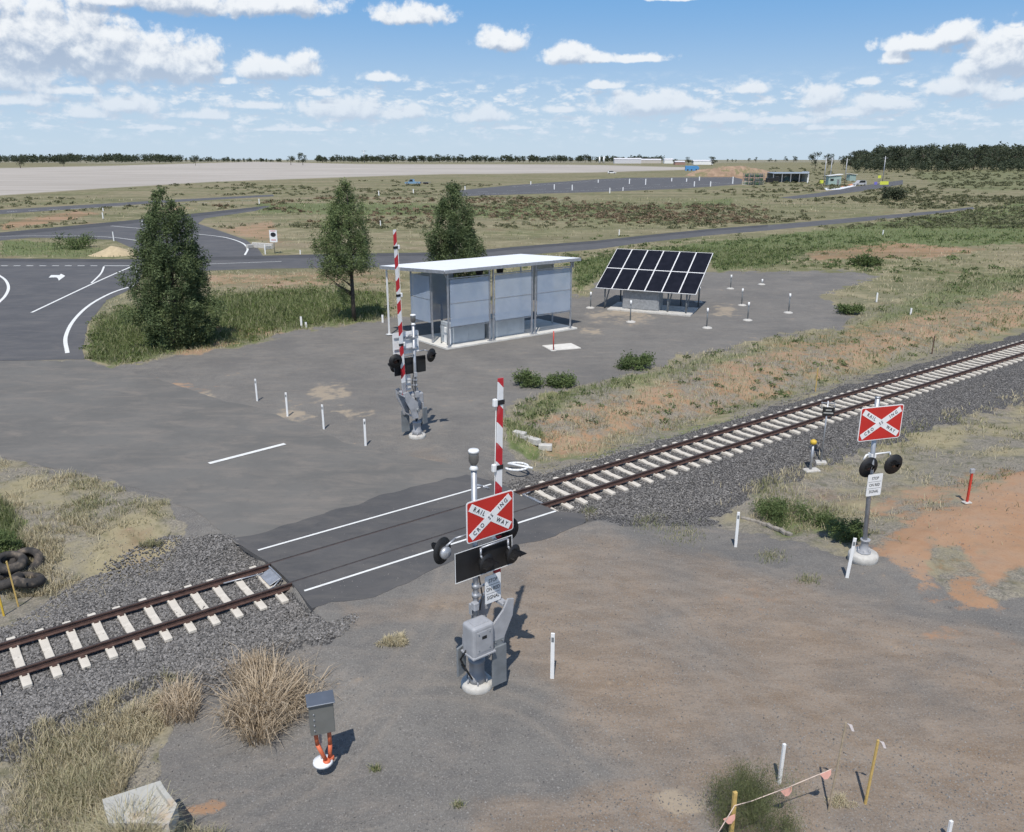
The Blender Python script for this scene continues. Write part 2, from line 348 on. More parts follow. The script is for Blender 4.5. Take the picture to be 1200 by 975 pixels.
P_ROADS = dict(
 turn=[(-300, 306), (0, 306), (166, 306), (168, 318), (160, 336), (125, 352), (103, 380), (97, 410), (99, 421), (0, 423), (-300, 432)],
 side=[(-300, 303), (0, 303.5), (160, 304.5), (300, 300.5), (400, 298), (540, 296), (600, 290), (700, 282.5), (750, 277), (830, 269), (900, 263.8), (1015, 254), (1100, 247), (1140, 242.5), (1142, 245), (1100, 250), (1015, 259), (900, 270), (830, 276), (750, 285), (700, 292), (600, 300), (540, 306), (470, 313), (300, 315), (250, 317), (168, 319), (120, 319), (-300, 319)],
 slip=[(-300, 283), (0, 273), (170, 257), (225, 251), (300, 243), (318, 241), (300, 247), (240, 256), (232, 262), (262, 272), (288, 281), (303, 292), (310, 302.5), (160, 303.5), (162, 294), (133, 281), (80, 279), (35, 278.5), (0, 282), (-300, 294)],
 link_=[(-300, 255), (0, 246), (100, 240), (184, 235), (320, 228), (321, 230), (184, 238), (100, 244), (0, 251), (-300, 262)],
 high=[(522, 224.6), (600, 217), (700, 210), (735, 208.3), (860, 207.5), (870, 210), (869, 216), (800, 221), (700, 225), (600, 228), (540, 230)],
 rest=[(914, 231.5), (960, 226), (1000, 219), (1058, 211), (1058, 216), (1010, 224), (960, 230.5), (930, 233)])
def curve(px, n=6):
    """Catmull-Rom through picture points, on the ground"""
    P = [G(x, y).xy for x, y in px]
    if len(P) < 3: return P
    P = [P[0]*2-P[1]]+P+[P[-1]*2-P[-2]]; out = []
    for i in range(1, len(P)-2):
        for k in range(n):
            t = k/n; a, b, c, d = P[i-1:i+3]
            out.append(.5*((2*b)+(c-a)*t+(2*a-5*b+4*c-d)*t*t+(3*b-a-3*c+d)*t**3))
    out.append(P[-2]); return out
# ------------------------------------------------------------------ ground sheet
def grid_axis():
    ys = np.concatenate([np.array([187.35, 187.6, 187.9]), np.arange(188.3, 330, .8), np.arange(330, 992, 1.9), np.geomspace(995, 2600, 24)])
    Y = []
    for y in ys:
        v = (487.5-y)/F; dy = cp+v*sp; dz = -sp+v*cp
        Y.append(HC/-dz*dy)
    Y = [yy for yy in Y if yy > 1.2]
    return np.array(Y+[0, -6, -20, -80, -400, -3000])
Ya = grid_axis()
ua = np.concatenate([-np.geomspace(9, .72, 34), np.linspace(-.70, .70, 650), np.geomspace(.72, 9, 34)])
UU, YY = np.meshgrid(ua, Ya)
XX = UU*np.maximum(YY*1.0+3.3, 9)/1.0*1.0
XX = np.where(YY < 5, UU*9, XX)
PX, PY = proj(XX, np.maximum(YY, 1.0))
WA = 17*np.clip(22/np.maximum(YY, 6), .03, 1.2)**.75
PXW = PX+(fbm(XX*1.1, YY*1.1, 5, 61)-.5)*WA*3.0; PYW = PY+(fbm(XX*1.1+50, YY*1.1, 5, 67)-.5)*WA*1.8
def softw(poly, s): return smooth(-s, s, sdf(PXW, PYW, poly, 1.6))
def soft(poly, s): return smooth(-s, s, sdf(PX, PY, poly, 1.6))
wob = (fbm(XX*.35, YY*.35, 4, 3)-.5)
sS = XX*RD.x+YY*RD.y; cC = XX*RN.x+YY*RN.y-QC
a_pad = softw(P_PAD, 7)
bal = np.maximum(softw(P_BAL, 5), softw(P_BALR, 4))
inn = (sS > 7.6) & (sS < 16.9)
bal = np.maximum(bal, (np.abs(cC) < 1.9)*1.0)*(~inn)
a_green = np.zeros_like(XX); a_red = np.zeros_like(XX); a_brown = np.zeros_like(XX); a_sand = np.zeros_like(XX)
for p, s, k in P_GREEN: a_green = np.maximum(a_green, softw(p, s)*k)
for p, s, k in P_RED: a_red = np.maximum(a_red, softw(p, s)*k)
for p, s, k in P_BROWN: a_brown = np.maximum(a_brown, softw(p, s)*k)
for p, s in P_SAND: a_sand = np.maximum(a_sand, softw(p, s))
for p_, s_ in (([(1090, 640), (1125, 632), (1150, 655), (1140, 690), (1105, 700), (1085, 670)], 12), ([(1150, 690), (1200, 660), (1230, 700), (1180, 730)], 12)): a_red = a_red*(1-.75*softw(p_, s_))
a_red = np.maximum(a_red, softw([(1118, 672), (1150, 690), (1136, 712), (1108, 696)], 8)*.9)
a_field = soft(P_FIELD, .8); a_field2 = soft(P_FIELD2, .6)
near = smooth(1, 12, YY)
a_trk = np.zeros_like(XX)
def linedist(pts):
    P = curve(pts, 5); d = np.full(XX.shape, 1e9)
    for a, b in zip(P, P[1:]):
        vx, vy = b.x-a.x, b.y-a.y; t = np.clip(((XX-a.x)*vx+(YY-a.y)*vy)/(vx*vx+vy*vy+1e-9), 0, 1); d = np.minimum(d, np.hypot(XX-a.x-t*vx, YY-a.y-t*vy))
    return d
for tr in ([(540, 690), (700, 720), (900, 800), (1100, 920), (1200, 1010)], [(560, 650), (720, 660), (950, 720), (1260, 800)], [(600, 640), (760, 700), (900, 870), (960, 1050)], [(330, 850), (480, 800), (640, 830), (800, 990)], [(880, 660), (1000, 720), (1200, 760), (1400, 790)], [(240, 960), (420, 850), (520, 720), (540, 650)]):
    d_ = linedist(tr)
    for off in (0, .55): a_trk = np.maximum(a_trk, np.exp(-((d_-off)/.11)**2)*(.4+.6*fbm(XX*.6, YY*.6, 3, 71)))
ZZ = T(XX, YY)
rough_ = (1-a_pad)*(1-smooth(60, 110, YY))
for q_ in P_ROADS.values(): rough_ = rough_*(1-smooth(-6, 1, sdf(PX, PY, q_, 1.6)))
ZZ = ZZ + (fbm(XX*.8, YY*.8, 4, 9)-.5)*.16*rough_*(1-bal)*(np.abs(cC) > 2.2) + (fbm(XX*6, YY*6, 2, 5)-.5)*.05*bal*(~inn)*(np.abs(cC) > 1.35)
nr, nc = XX.shape
vid = np.arange(nr*nc).reshape(nr, nc)
fc = np.stack([vid[1:, :-1], vid[1:, 1:], vid[:-1, 1:], vid[:-1, :-1]], -1).reshape(-1, 4)
def ground_material():
    m, nt, b = newmat('ground_soil')
    A = lambda n: N(nt, 'ShaderNodeAttribute', attribute_name=n).outputs['Fac']
    tc = N(nt, 'ShaderNodeTexCoord').outputs['Object']
    nL = noise(nt, tc, .035, 5, .6); nM = noise(nt, tc, .35, 5, .6); nS = noise(nt, tc, 2.2, 5, .62); nF = noise(nt, tc, 14, 4, .7); nG = noise(nt, tc, 60, 3, .7)
    def edge(a, w=.55, lo=.38, hi=.62):
        v = mth(nt, 'ADD', a, mth(nt, 'MULTIPLY', mth(nt, 'SUBTRACT', nS, .5), w))
        v = mth(nt, 'ADD', v, mth(nt, 'MULTIPLY', mth(nt, 'SUBTRACT', nM, .5), w*1.2))
        v = mth(nt, 'ADD', v, mth(nt, 'MULTIPLY', mth(nt, 'SUBTRACT', nF, .5), w*.45))
        return ramp(nt, v, lo, hi)
    # open land: dry grass, green weeds, bare soil
    cd = N(nt, 'ShaderNodeAttribute', attribute_name='nearness').outputs['Fac']
    c = mixc(nt, ramp(nt, nL, .40, .60), (.235, .205, .125), (.165, .165, .082))
    soil = mixc(nt, ramp(nt, nF, .38, .62), (.150, .137, .116), (.28, .248, .195))
    soil = mixc(nt, mth(nt, 'MULTIPLY', ramp(nt, noise(nt, tc, 30, 3, .75), .5, .64), .6), soil, (.36, .335, .29))
    soil = mixc(nt, mth(nt, 'MULTIPLY', ramp(nt, nS, .48, .66), .6), soil, (.15, .145, .135))
    c = mixc(nt, mth(nt, 'MULTIPLY', cd, ramp(nt, nM, .36, .58, 1.0, .75)), c, soil)
    c = mixc(nt, ramp(nt, nM, .46, .64), c, (.30, .262, .165))
    c = mixc(nt, mth(nt, 'MULTIPLY', ramp(nt, nS, .5, .7), .6), c, (.125, .122, .062))
    c = mixc(nt, mth(nt, 'MULTIPLY', ramp(nt, noise(nt, tc, .11, 6, .7), .56, .70), .55), c, (.25, .155, .10))
    gcol = mixc(nt, ramp(nt, nS, .36, .64), (.092, .122, .044), (.170, .195, .088))
    gcol = mixc(nt, mth(nt, 'MULTIPLY', ramp(nt, nM, .5, .72), .5), gcol, (.22, .21, .10))
    c = mixc(nt, edge(A('green'), .7, .3, .7), c, gcol)
    rcol = mixc(nt, ramp(nt, nM, .3, .7), (.345, .205, .118), (.385, .255, .168))
    rcol = mixc(nt, mth(nt, 'MULTIPLY', ramp(nt, nM, .50, .64), .45), rcol, (.30, .225, .160))
    rcol = mixc(nt, mth(nt, 'MULTIPLY', ramp(nt, nF, .5, .66), .3), rcol, (.27, .165, .105))
    rcol = mixc(nt, mth(nt, 'MULTIPLY', ramp(nt, nS, .5, .75), .45), rcol, (.34, .175, .095))
    c = mixc(nt, edge(A('red'), 1.3, .32, .9), c, rcol)
    fcol = mixc(nt, ramp(nt, noise(nt, tc, .006, 4, .6), .35, .65), (.45, .41, .365), (.385, .35, .31))
    c = mixc(nt, A('field'), c, fcol)
    c = mixc(nt, A('fieldtwo'), c, mixc(nt, ramp(nt, nL, .4, .6), (.30, .265, .20), (.22, .215, .15)))
    st = N(nt, 'ShaderNodeMapping'); st.inputs['Scale'].default_value = (.012, .075, 1); nt.links.new(tc, st.inputs[0])
    nT = noise(nt, st.outputs[0], 1.0, 6, .65)
    c = mixc(nt, mth(nt, 'MULTIPLY', mth(nt, 'SUBTRACT', 1, cd), ramp(nt, nT, .46, .66, 0, .55)), c, mixc(nt, A('field'), (.105, .110, .055), (.33, .295, .25)))
    c = mixc(nt, mth(nt, 'MULTIPLY', mth(nt, 'SUBTRACT', 1, cd), ramp(nt, nT, .46, .30, 0, .5)), c, mixc(nt, A('field'), (.27, .21, .15), (.52, .48, .43)))
    # compacted road-base pad
    pc = mixc(nt, ramp(nt, nM, .32, .68), (.156, .147, .134), (.192, .180, .162))
    pc = mixc(nt, mth(nt, 'MULTIPLY', ramp(nt, nS, .45, .7), .5), pc, (.125, .118, .112))
    wv = N(nt, 'ShaderNodeMapping'); wv.inputs['Scale'].default_value = (.45, 1.1, 1); wv.inputs['Rotation'].default_value = (0, 0, math.radians(25)); nt.links.new(tc, wv.inputs[0])
    nW = noise(nt, wv.outputs[0], 1.5, 8, .72, .4)
    pc = mixc(nt, mth(nt, 'MULTIPLY', ramp(nt, nW, .47, .68), .55), pc, (.245, .215, .182))
    pc = mixc(nt, mth(nt, 'MULTIPLY', ramp(nt, noise(nt, tc, .13, 6, .7), .50, .62), .45), pc, (.118, .114, .110))
    bc = mixc(nt, ramp(nt, nW, .35, .65), (.212, .156, .108), (.285, .222, .165))
    pc = mixc(nt, ramp(nt, mth(nt, 'ADD', A('brown'), mth(nt, 'MULTIPLY', mth(nt, 'SUBTRACT', nM, .5), 1.3)), .25, 1.0), pc, bc)
    nH = noise(nt, tc, 26, 3, .75)
    pc = mixc(nt, mth(nt, 'MULTIPLY', A('tracks'), .5), pc, (.255, .222, .185))
    pc = mixc(nt, mth(nt, 'MULTIPLY', ramp(nt, nH, .50, .66), .55), pc, (.31, .295, .275))
    pc = mixc(nt, mth(nt, 'MULTIPLY', ramp(nt, nF, .50, .70), .55), pc, (.100, .096, .092))
    pc = mixc(nt, edge(A('red'), 1.5, .36, .86), pc, rcol)
    pc = mixc(nt, mth(nt, 'MULTIPLY', edge(A('sand'), 1.8, .35, .95), .8), pc, (.37, .305, .225))
    c = mixc(nt, edge(A('pad'), 1.1, .36, .64), c, pc)
    # ballast stones
    vo = N(nt, 'ShaderNodeTexVoronoi'); vo.inputs['Scale'].default_value = 17; nt.links.new(tc, vo.inputs['Vector'])
    sv = N(nt, 'ShaderNodeSeparateColor'); nt.links.new(vo.outputs['Color'], sv.inputs[0])
    bcol = mixc(nt, sv.outputs[0], (.090, .087, .083), (.245, .232, .218))
    bcol = mixc(nt, ramp(nt, vo.outputs['Distance'], .35, .75), bcol, (.045, .043, .042))
    c = mixc(nt, edge(A('ballast'), .6), c, bcol)
    nt.links.new(c, b.inputs['Base Color']); b.inputs['Roughness'].default_value = .93; b.inputs['Specular IOR Level'].default_value = .15
    hgt = mth(nt, 'ADD', mth(nt, 'MULTIPLY', nF, .012), mth(nt, 'MULTIPLY', nG, .006))
    hgt = mth(nt, 'ADD', hgt, mth(nt, 'MULTIPLY', nS, .05))
    hgt = mth(nt, 'SUBTRACT', hgt, mth(nt, 'MULTIPLY', mth(nt, 'MULTIPLY', vo.outputs['Distance'], A('ballast')), .05))
    bp = N(nt, 'ShaderNodeBump'); bp.inputs['Strength'].default_value = .8; bp.inputs['Distance'].default_value = 1.0
    nt.links.new(hgt, bp.inputs['Height']); nt.links.new(bp.outputs[0], b.inputs['Normal'])
    return m
gm = ground_material()
me = np_mesh('ground', np.stack([XX, YY, ZZ], -1).reshape(-1, 3), fc, 4, gm,
    dict(tracks=a_trk.ravel(), nearness=(1-smooth(35, 90, YY)).ravel(), pad=a_pad.ravel(), ballast=bal.ravel(), green=a_green.ravel(), red=a_red.ravel(), brown=a_brown.ravel(), sand=a_sand.ravel(), field=a_field.ravel(), fieldtwo=a_field2.ravel()), True)
tag(link('ground', me), kind='structure')
# ------------------------------------------------------------------ roads
def asphalt(name, c1, c2, dust, damt):
    m, nt, b = newmat(name)
    tc = N(nt, 'ShaderNodeTexCoord').outputs['Object']
    nM = noise(nt, tc, .25, 6, .65); nS = noise(nt, tc, 3, 4, .6); nG = noise(nt, tc, 70, 2, .7)
    c = mixc(nt, ramp(nt, nM, .35, .65), c1, c2)
    wv = N(nt, 'ShaderNodeMapping'); wv.inputs['Scale'].default_value = (.4, 1.0, 1); wv.inputs['Rotation'].default_value = (0, 0, math.radians(30)); nt.links.new(tc, wv.inputs[0])
    nW = noise(nt, wv.outputs[0], 1.1, 8, .72, .5)
    c = mixc(nt, mth(nt, 'MULTIPLY', ramp(nt, nW, .42, .72), damt), c, dust)
    c = mixc(nt, mth(nt, 'MULTIPLY', ramp(nt, nS, .55, .75), .3), c, tuple(x*.75 for x in c1))
    c = mixc(nt, mth(nt, 'MULTIPLY', ramp(nt, nG, .6, .8), .35), c, tuple(x*1.7 for x in c2))
    nt.links.new(c, b.inputs['Base Color']); b.inputs['Roughness'].default_value = .88; b.inputs['Specular IOR Level'].default_value = .3
    bp = N(nt, 'ShaderNodeBump'); bp.inputs['Strength'].default_value = .5; bp.inputs['Distance'].default_value = .005
    nt.links.new(nG, bp.inputs['Height']); nt.links.new(bp.outputs[0], b.inputs['Normal'])
    return m
ASPH = asphalt('road_asphalt', (.088, .088, .093), (.112, .110, .112), (.16, .15, .14), .5)
ASPD = asphalt('dusty_asphalt', (.135, .130, .120), (.160, .153, .140), (.225, .198, .170), .7)
ASPN = asphalt('new_asphalt', (.060, .060, .064), (.080, .079, .081), (.12, .112, .105), .5)
DECK = asphalt('crossing_asphalt', (.078, .077, .078), (.100, .097, .096), (.15, .138, .125), .55)
def resample(pts, step):
    out = []
    for i in range(len(pts)):
        a = Vector(pts[i-1]); b = Vector(pts[i]); n = max(1, int((b-a).length/step))
        for k in range(n): out.append(a+(b-a)*k/n)
    return out
def sheet(name, pts, z, mat, rag=0.0, step=.3, kind='structure'):
    """pts: world (x,y) outline"""
    pts = [Vector((p[0], p[1])) for p in pts]
    if rag:
        pts = resample(pts, step)
        q = []
        for i, p in enumerate(pts):
            t = (pts[(i+1) % len(pts)]-pts[i-1]); nrm = Vector((-t.y, t.x)).normalized()
            q.append(p+nrm*rag*2*(float(fbm(np.array(p.x*1.3), np.array(p.y*1.3), 4, 21))-.5))
        pts = q
    bm = bmesh.new(); vs = [bm.verts.new((p.x, p.y, z)) for p in pts]; es = [bm.edges.new((vs[i-1], vs[i])) for i in range(len(vs))]
    bmesh.ops.triangle_fill(bm, edges=es, use_beauty=False)
    for f in bm.faces:
        if f.normal.z < 0: f.normal_flip()
    me = bpy.data.meshes.new(name); bm.to_mesh(me); bm.free()
    o = link(name, me, mat); tag(o, kind=kind); return o
def gpts(l): return [tuple(G(x, y).xy) for x, y in l]
zz = .006
for k, nm in (('slip', 'slip_road'), ('side', 'road'), ('turn', 'road_intersection'), ('link_', 'link_road'), ('high', 'highway'), ('rest', 'access_road')):
    sheet(nm, gpts(P_ROADS[k]), {'turn': .012}.get(k, .006), ASPH, .10 if k in ('turn',) else 0, 1.0)
strip = [(-300, 302.6), (0, 303), (160, 304), (300, 300), (400, 297.5), (540, 295.5), (600, 289.5), (700, 282), (750, 276.5), (830, 268.5), (900, 263.4), (900, 265.5), (830, 271), (750, 279.2), (700, 284.8), (600, 292.6), (540, 298.6), (400, 301), (300, 303.5), (160, 307.5), (0, 306.5), (-300, 306.5)]
sheet('road_overlay', gpts(strip), .018, ASPN)
sheet('slip_road_overlay', gpts([(-300, 282), (0, 272.5), (170, 256.5), (225, 250.5), (300, 242.6), (312, 241.2), (300, 245.2), (225, 254.3), (170, 260.4), (0, 277), (-300, 287)]), .012, ASPN)
P_APP = [(99, 421.5), (120, 428), (180, 442), (250, 466), (300, 478), (375, 506), (430, 527), (520, 543), (565, 551), (562, 562), (290, 640), (262, 628), (240, 606), (190, 580), (110, 557), (0, 537), (-300, 515), (-300, 431), (0, 423.5)]
sheet('approach_road', gpts(P_APP), .006, ASPD, .28, .4)
# crossing deck in track coordinates
def deckprism(s0, s1, c0, c1, z0, z1, rag=()):
    return [(s0, c0), (s1, c0), (s1, c1), (s0, c1)]
def deck_piece(name, pts, z0, z1, rag=0.0):
    w = []
    for (a, b) in pts: w.append(Vector((a, b)))
    if rag:
        w = resample(pts, .25)
        w = [Vector((p.x, p.y+(float(fbm(np.array(p.x*1.1), np.array(p.y*1.1), 3, 4))-.5)*rag*(1 if abs(p.y) > 2.2 else 0))) for p in w]
    mb = MB(); mb.prism([(p.x, p.y) for p in w], SQ(0, 0, (z0+z1)/2), RD, RN, z1-z0)
    return tag(mb.build(name, DECK), kind='structure')
deck_piece('crossing_deck', [(7.72, -.685), (16.66, -.685), (16.66, .685), (7.72, .685)], -.15, .004)
deck_piece('crossing_deck', [(7.70, .772), (16.72, .772), (16.75, 1.78), (16.3, 3.1), (13, 3.3), (10, 2.9), (7.4, 3.0), (7.55, 1.75)], -.12, .010, .5)
deck_piece('crossing_deck', [(7.6, -2.3), (9.2, -2.9), (12.5, -2.3), (15, -2.9), (17.0, -2.75), (17.35, -2.2), (16.8, -1.6), (16.7, -.772), (7.74, -.772)], -.12, .010, .5)
# painted markings
PAINT = M('road_paint', (.74, .74, .71), .7, 0, .06, 3, col2=(.42, .41, .40), cth=(.62, .75))
def ribbon(pts, w, z=.021):
    pts = [Vector(p).to_2d() if len(p) > 2 else Vector(p) for p in pts]
    V = []; Fc = []
    for i, p in enumerate(pts):
        a = pts[max(0, i-1)]; b = pts[min(len(pts)-1, i+1)]; t = (b-a).normalized(); n = Vector((-t.y, t.x))*w/2
        V += [(p.x+n.x, p.y+n.y, z), (p.x-n.x, p.y-n.y, z)]
        if i: k = 2*i; Fc.append((k-2, k-1, k+1, k))
    return V, Fc
V = []; Fc = []
def addr(pts, w, z=.021):
    v, f = ribbon(pts, w, z); k = len(V); V.extend(v); Fc.extend([tuple(i+k for i in q) for q in f])
addr(curve([(160, 334), (132, 343), (106, 357), (87, 375), (77, 395), (79, 414)]), .24)
addr(curve([(154, 312.5), (110, 332), (37, 366.5)]), .2); addr(curve([(122, 312.5), (118, 321), (107, 332)]), .18)
addr(curve([(-4, 321), (6, 328), (10, 337), (6, 347), (-4, 357)]), .24)
for x in range(1, 112, 15): addr(curve([(x, 311.6), (x+8, 311.6)]), .3)
addr(curve([(122, 311.6), (154, 311.6)]), .3); addr(curve([(245, 309.5), (330, 306.5)]), .18)
addr(curve([(233, 274.5), (262, 278), (282, 284), (290, 291), (287, 299)]), .25)
addr(curve([(-20, 277.5), (35, 276.5), (90, 276.6), (133, 278.4), (168, 283)]), .22); addr(curve([(130, 264.8), (170, 268.2)]), .25)
addr(curve([(245, 543.5), (334, 520.5)]), .22)
for i in range(12): addr(curve([(8+i*25, 248.2-i*1.15), (20+i*25, 247.6-i*1.15)]), .35)
addr(curve([(545, 228.2), (700, 222.5), (860, 214.5)]), .2, .012); addr(curve([(600, 219), (735, 210.3), (858, 209)]), .25, .012)
for k in range(9): addr(curve([(560+k*34, 225-k*1.35), (572+k*34, 224.5-k*1.35)]), .25, .012)
addr([SQ(7.75, 1.74).xy, SQ(16.45, 1.74).xy], .09, .017); addr([SQ(7.82, -1.42).xy, SQ(16.75, -1.52).xy], .09, .017)
k = len(V); arr = [(57, 325.5), (60, 322.5), (70, 322.5), (71.5, 321), (76.5, 323.5), (69, 329), (68, 326.5), (66, 325.2)]
V += [(*G(x, y).xy, .021) for x, y in arr]; tri = list(range(k, k+len(arr)))
me = bpy.data.meshes.new('road_markings'); me.from_pydata(V, [], Fc+[tuple(tri)]); me.update()
tag(link('road_markings', me, PAINT), kind='structure')
# ------------------------------------------------------------------ common materials
GALV = M('galvanised_steel', (.42, .43, .45), .45, .55, .14, 5)
GREY = M('grey_casting', (.36, .365, .38), .55, .1, .1, 4, col2=(.24, .24, .25), cth=(.6, .75))
DGREY = M('weathered_grey_plate', (.20, .215, .225), .6, .2, .15, 3)
BLACK = M('black_paint', (.012, .012, .013), .6, 0, .2, 4)
WHITE = M('white_paint', (.78, .78, .77), .5, 0, .04, 4, col2=(.60, .58, .55), cth=(.62, .8))
RED = M('red_sign_face', (.50, .025, .018), .45, 0, .06, 2)
REDP = M('red_post_paint', (.52, .05, .03), .5, 0, .1, 5)
CONC = M('pale_concrete', (.52, .50, .46), .85, 0, .1, 5, .4, 60, col2=(.36, .33, .29), cth=(.52, .72))
SLEEP = M('sleeper_concrete', (.62, .57, .49), .85, 0, .1, 3, .4, 50, col2=(.40, .36, .30), cth=(.56, .74))
RUST = M('rusty_rail_steel', (.088, .050, .040), .75, .1, .25, 8, .3, 60)
RAILT = M('worn_rail_head', (.085, .066, .058), .5, .3, .2, 6)
ORANGE = M('orange_conduit', (.60, .14, .06), .55, 0, .1, 5)
YEL = M('yellow_paint', (.62, .42, .05), .6, 0, .1, 5)
WOOD = M('yellow_timber', (.52, .36, .12), .7, 0, .15, 12)
LETTER = M('dark_lettering', (.015, .016, .02), .6, 0, 0, 2)
LENS = M('red_lens', (.03, .004, .004), .2, 0, 0, 2)
RUB = M('tyre_rubber', (.040, .036, .033), .9, 0, .3, 5, .4, 30, col2=(.20, .16, .12), cth=(.5, .75))
# ------------------------------------------------------------------ railway track
track = empty('railway_track', SQ(0, 0, 0), RA, 'single rusty railway track on pale concrete sleepers crossing the road', 'railway track')
def rail_profile():
    return [(-.07, -.165), (.07, -.165), (.07, -.150), (.012, -.135), (.010, -.045), (.034, -.035), (.036, -.004), (.028, 0), (-.028, 0), (-.036, -.004), (-.034, -.035), (-.010, -.045), (-.012, -.135), (-.07, -.150)]
# gentle straight alignment from beyond the frame's edge to far along the line
S0, S1 = -9.0, 135.0
for c in (.73, -.73):
    mb = MB(); pr = rail_profile(); t = bmesh.new()
    a = [t.verts.new((S0, c+y, z)) for y, z in pr]; b = [t.verts.new((S1, c+y, z)) for y, z in pr]
    for i in range(len(pr)): t.faces.new((a[i], a[(i+1) % len(pr)], b[(i+1) % len(pr)], b[i]))
    t.faces.new(a[::-1]); t.faces.new(b); bmesh.ops.recalc_face_normals(t, faces=t.faces)
    me = bpy.data.meshes.new('rail'); t.to_mesh(me); t.free()
    me.materials.append(RUST); me.materials.append(RAILT)
    for p in me.polygons:
        if p.normal.z > .9 and p.center.z > -.003: p.material_index = 1
    link('rail', me, None, track)
mb = MB()
prof = [(-1.25, -.19), (-1.25, -.36), (1.25, -.36), (1.25, -.19), (.95, -.168), (.5, -.168), (.3, -.205), (-.3, -.205), (-.5, -.168), (-.95, -.168)]
mb.prism([(y, z) for y, z in prof], (0, 0, 0), (0, 1, 0), (0, 0, 1), .20)
sle = mb.mesh('sleeper'); sle.materials.append(SLEEP); sle.materials.append(RUST)
bm = bmesh.new(); bm.from_mesh(sle); bmesh.ops.bevel(bm, geom=[e for e in bm.edges], offset=.012, segments=1, affect='EDGES')
for cy in (.73, -.73):
    for sg in (-1, 1):
        r = bmesh.ops.create_cube(bm, size=1); bmesh.ops.scale(bm, vec=(.10, .07, .045), verts=r['verts']); bmesh.ops.translate(bm, vec=(0, cy+sg*.105, -.155), verts=r['verts'])
        for v in r['verts']:
            for f in v.link_faces: f.material_index = 1
bm.to_mesh(sle); bm.free()
ns = 0
svals = [7.35-.62*k for k in range(25)]+[17.05+.665*k for k in range(75)]
for s in svals:
    o = link('sleeper', sle, None, track, (s+random.uniform(-.02, .02), random.uniform(-.02, .02), random.uniform(-.012, .01)), random.uniform(-.012, .012))
mb = MB(); mb.cyl((7.4, .45, -.10), (6.3, .62, -.13), .02).cyl((7.4, -.45, -.10), (7.0, -.62, -.13), .02); mb.build('tie_rod', GALV, track)
# end guards of the crossing panel
def panel_end(s, rz, label, deps=1):
    e = empty('crossing_panel_deflector', SQ(s, 0, 0), RA+rz, label, 'deflector plate', 'steel deflectors at the crossing ends')
    mb = MB(); mb.box((0, .12, -.10), (.34, .75, .02), Matrix.Rotation(-.35, 3, 'Y'), .004).box((0.17, .12, -.03), (.03, .9, .1), None, .004)
    mb.build('ramp_plate', GALV, e)
    mb = MB(); mb.tube([(.12, -.34, -.02), (-.15, -.5, -.1), (-.4, -.6, -.14)], .022); mb.build('bracket', GALV, e)
panel_end(7.45, 0, 'bright steel deflector plate between the rails at the tyre-pile end of the crossing')
panel_end(16.95, math.pi, 'steel deflector plate between the rails at the far end of the crossing')
# ------------------------------------------------------------------ signs
def crossbuck(parent, cx, cz, w, h, y, lettering=True, flip=1):
    """board in local x-z plane, face towards -y"""
    mb = MB(); mb.prism(rrect(w, h, .07), (cx, y, cz), (1, 0, 0), (0, 0, 1), .012); bd = mb.build('sign_board', WHITE, parent)
    mb = MB(); mb.prism(rrect(w-.05, h-.05, .05), (cx, y-.008, cz), (1, 0, 0), (0, 0, 1), .005); mb.build('red_face', RED, bd)
    an = math.atan2(h-.27, w-.22); L = math.hypot(w-.2, h-.24)
    mb = MB()
    for sg in (1, -1):
        ax = Vector((math.cos(an), 0, sg*math.sin(an))); ay = Vector((-sg*math.sin(an), 0, math.cos(an)))
        mb.prism([(-L/2, -.085), (L/2, -.085), (L/2, .085), (-L/2, .085)], (cx, y-.0125-(.0015 if sg > 0 else 0), cz), ax, ay, .004)
    mb.build('white_cross', WHITE, bd)
    if not lettering: return bd
    def word(t, dist, sg, size=.125):
        me = text_mesh(t, size, .012); me.materials.append(LETTER)
        o = link('lettering', me, None, bd)
        ax = Vector((math.cos(an), 0, sg*math.sin(an))); ay = Vector((-sg*math.sin(an), 0, math.cos(an)))
        az = ax.cross(ay)
        R = Matrix((ax, ay, az)).transposed().to_4x4()
        o.matrix_local = Matrix.Translation(Vector((cx, y-.0185, cz))+ax*dist) @ R
        o.scale = (.95, 1.1, 1)
    word('R A I L', -L*.285, -1); word('W A Y', L*.285, -1)
    word('C R O', -L*.30, 1); word('S S', 0, 1, .11); word('I N G', L*.31, 1)
    for sg in (1, -1):
        mb = MB(); mb.box((cx, y+.03, cz+sg*h*.26), (w*.92, .03, .045)); mb.build('stiffener', GALV, bd)
    return bd
def stop_sign(parent, cx, cz, y, w=.42, h=.64):
    mb = MB(); mb.prism(rrect(w, h, .03), (cx, y, cz), (1, 0, 0), (0, 0, 1), .01); b = mb.build('instruction_plate', WHITE, parent)
    for t, dz in (('STOP', .2), ('ON RED', 0), ('SIGNAL', -.2)):
        me = text_mesh(t, .125, .006); me.materials.append(LETTER); o = link('lettering', me, None, b)
        o.matrix_local = Matrix.Translation((cx, y-.008, cz+dz)) @ Matrix.Rotation(math.pi/2, 4, 'X'); 
        o.scale = (.78, 1, 1)
    mb = MB(); mb.box((cx, y-.0065, cz+.1), (w*.86, .002, .008)).box((cx, y-.0065, cz-.1), (w*.86, .002, .008)); mb.build('rule', LETTER, b)
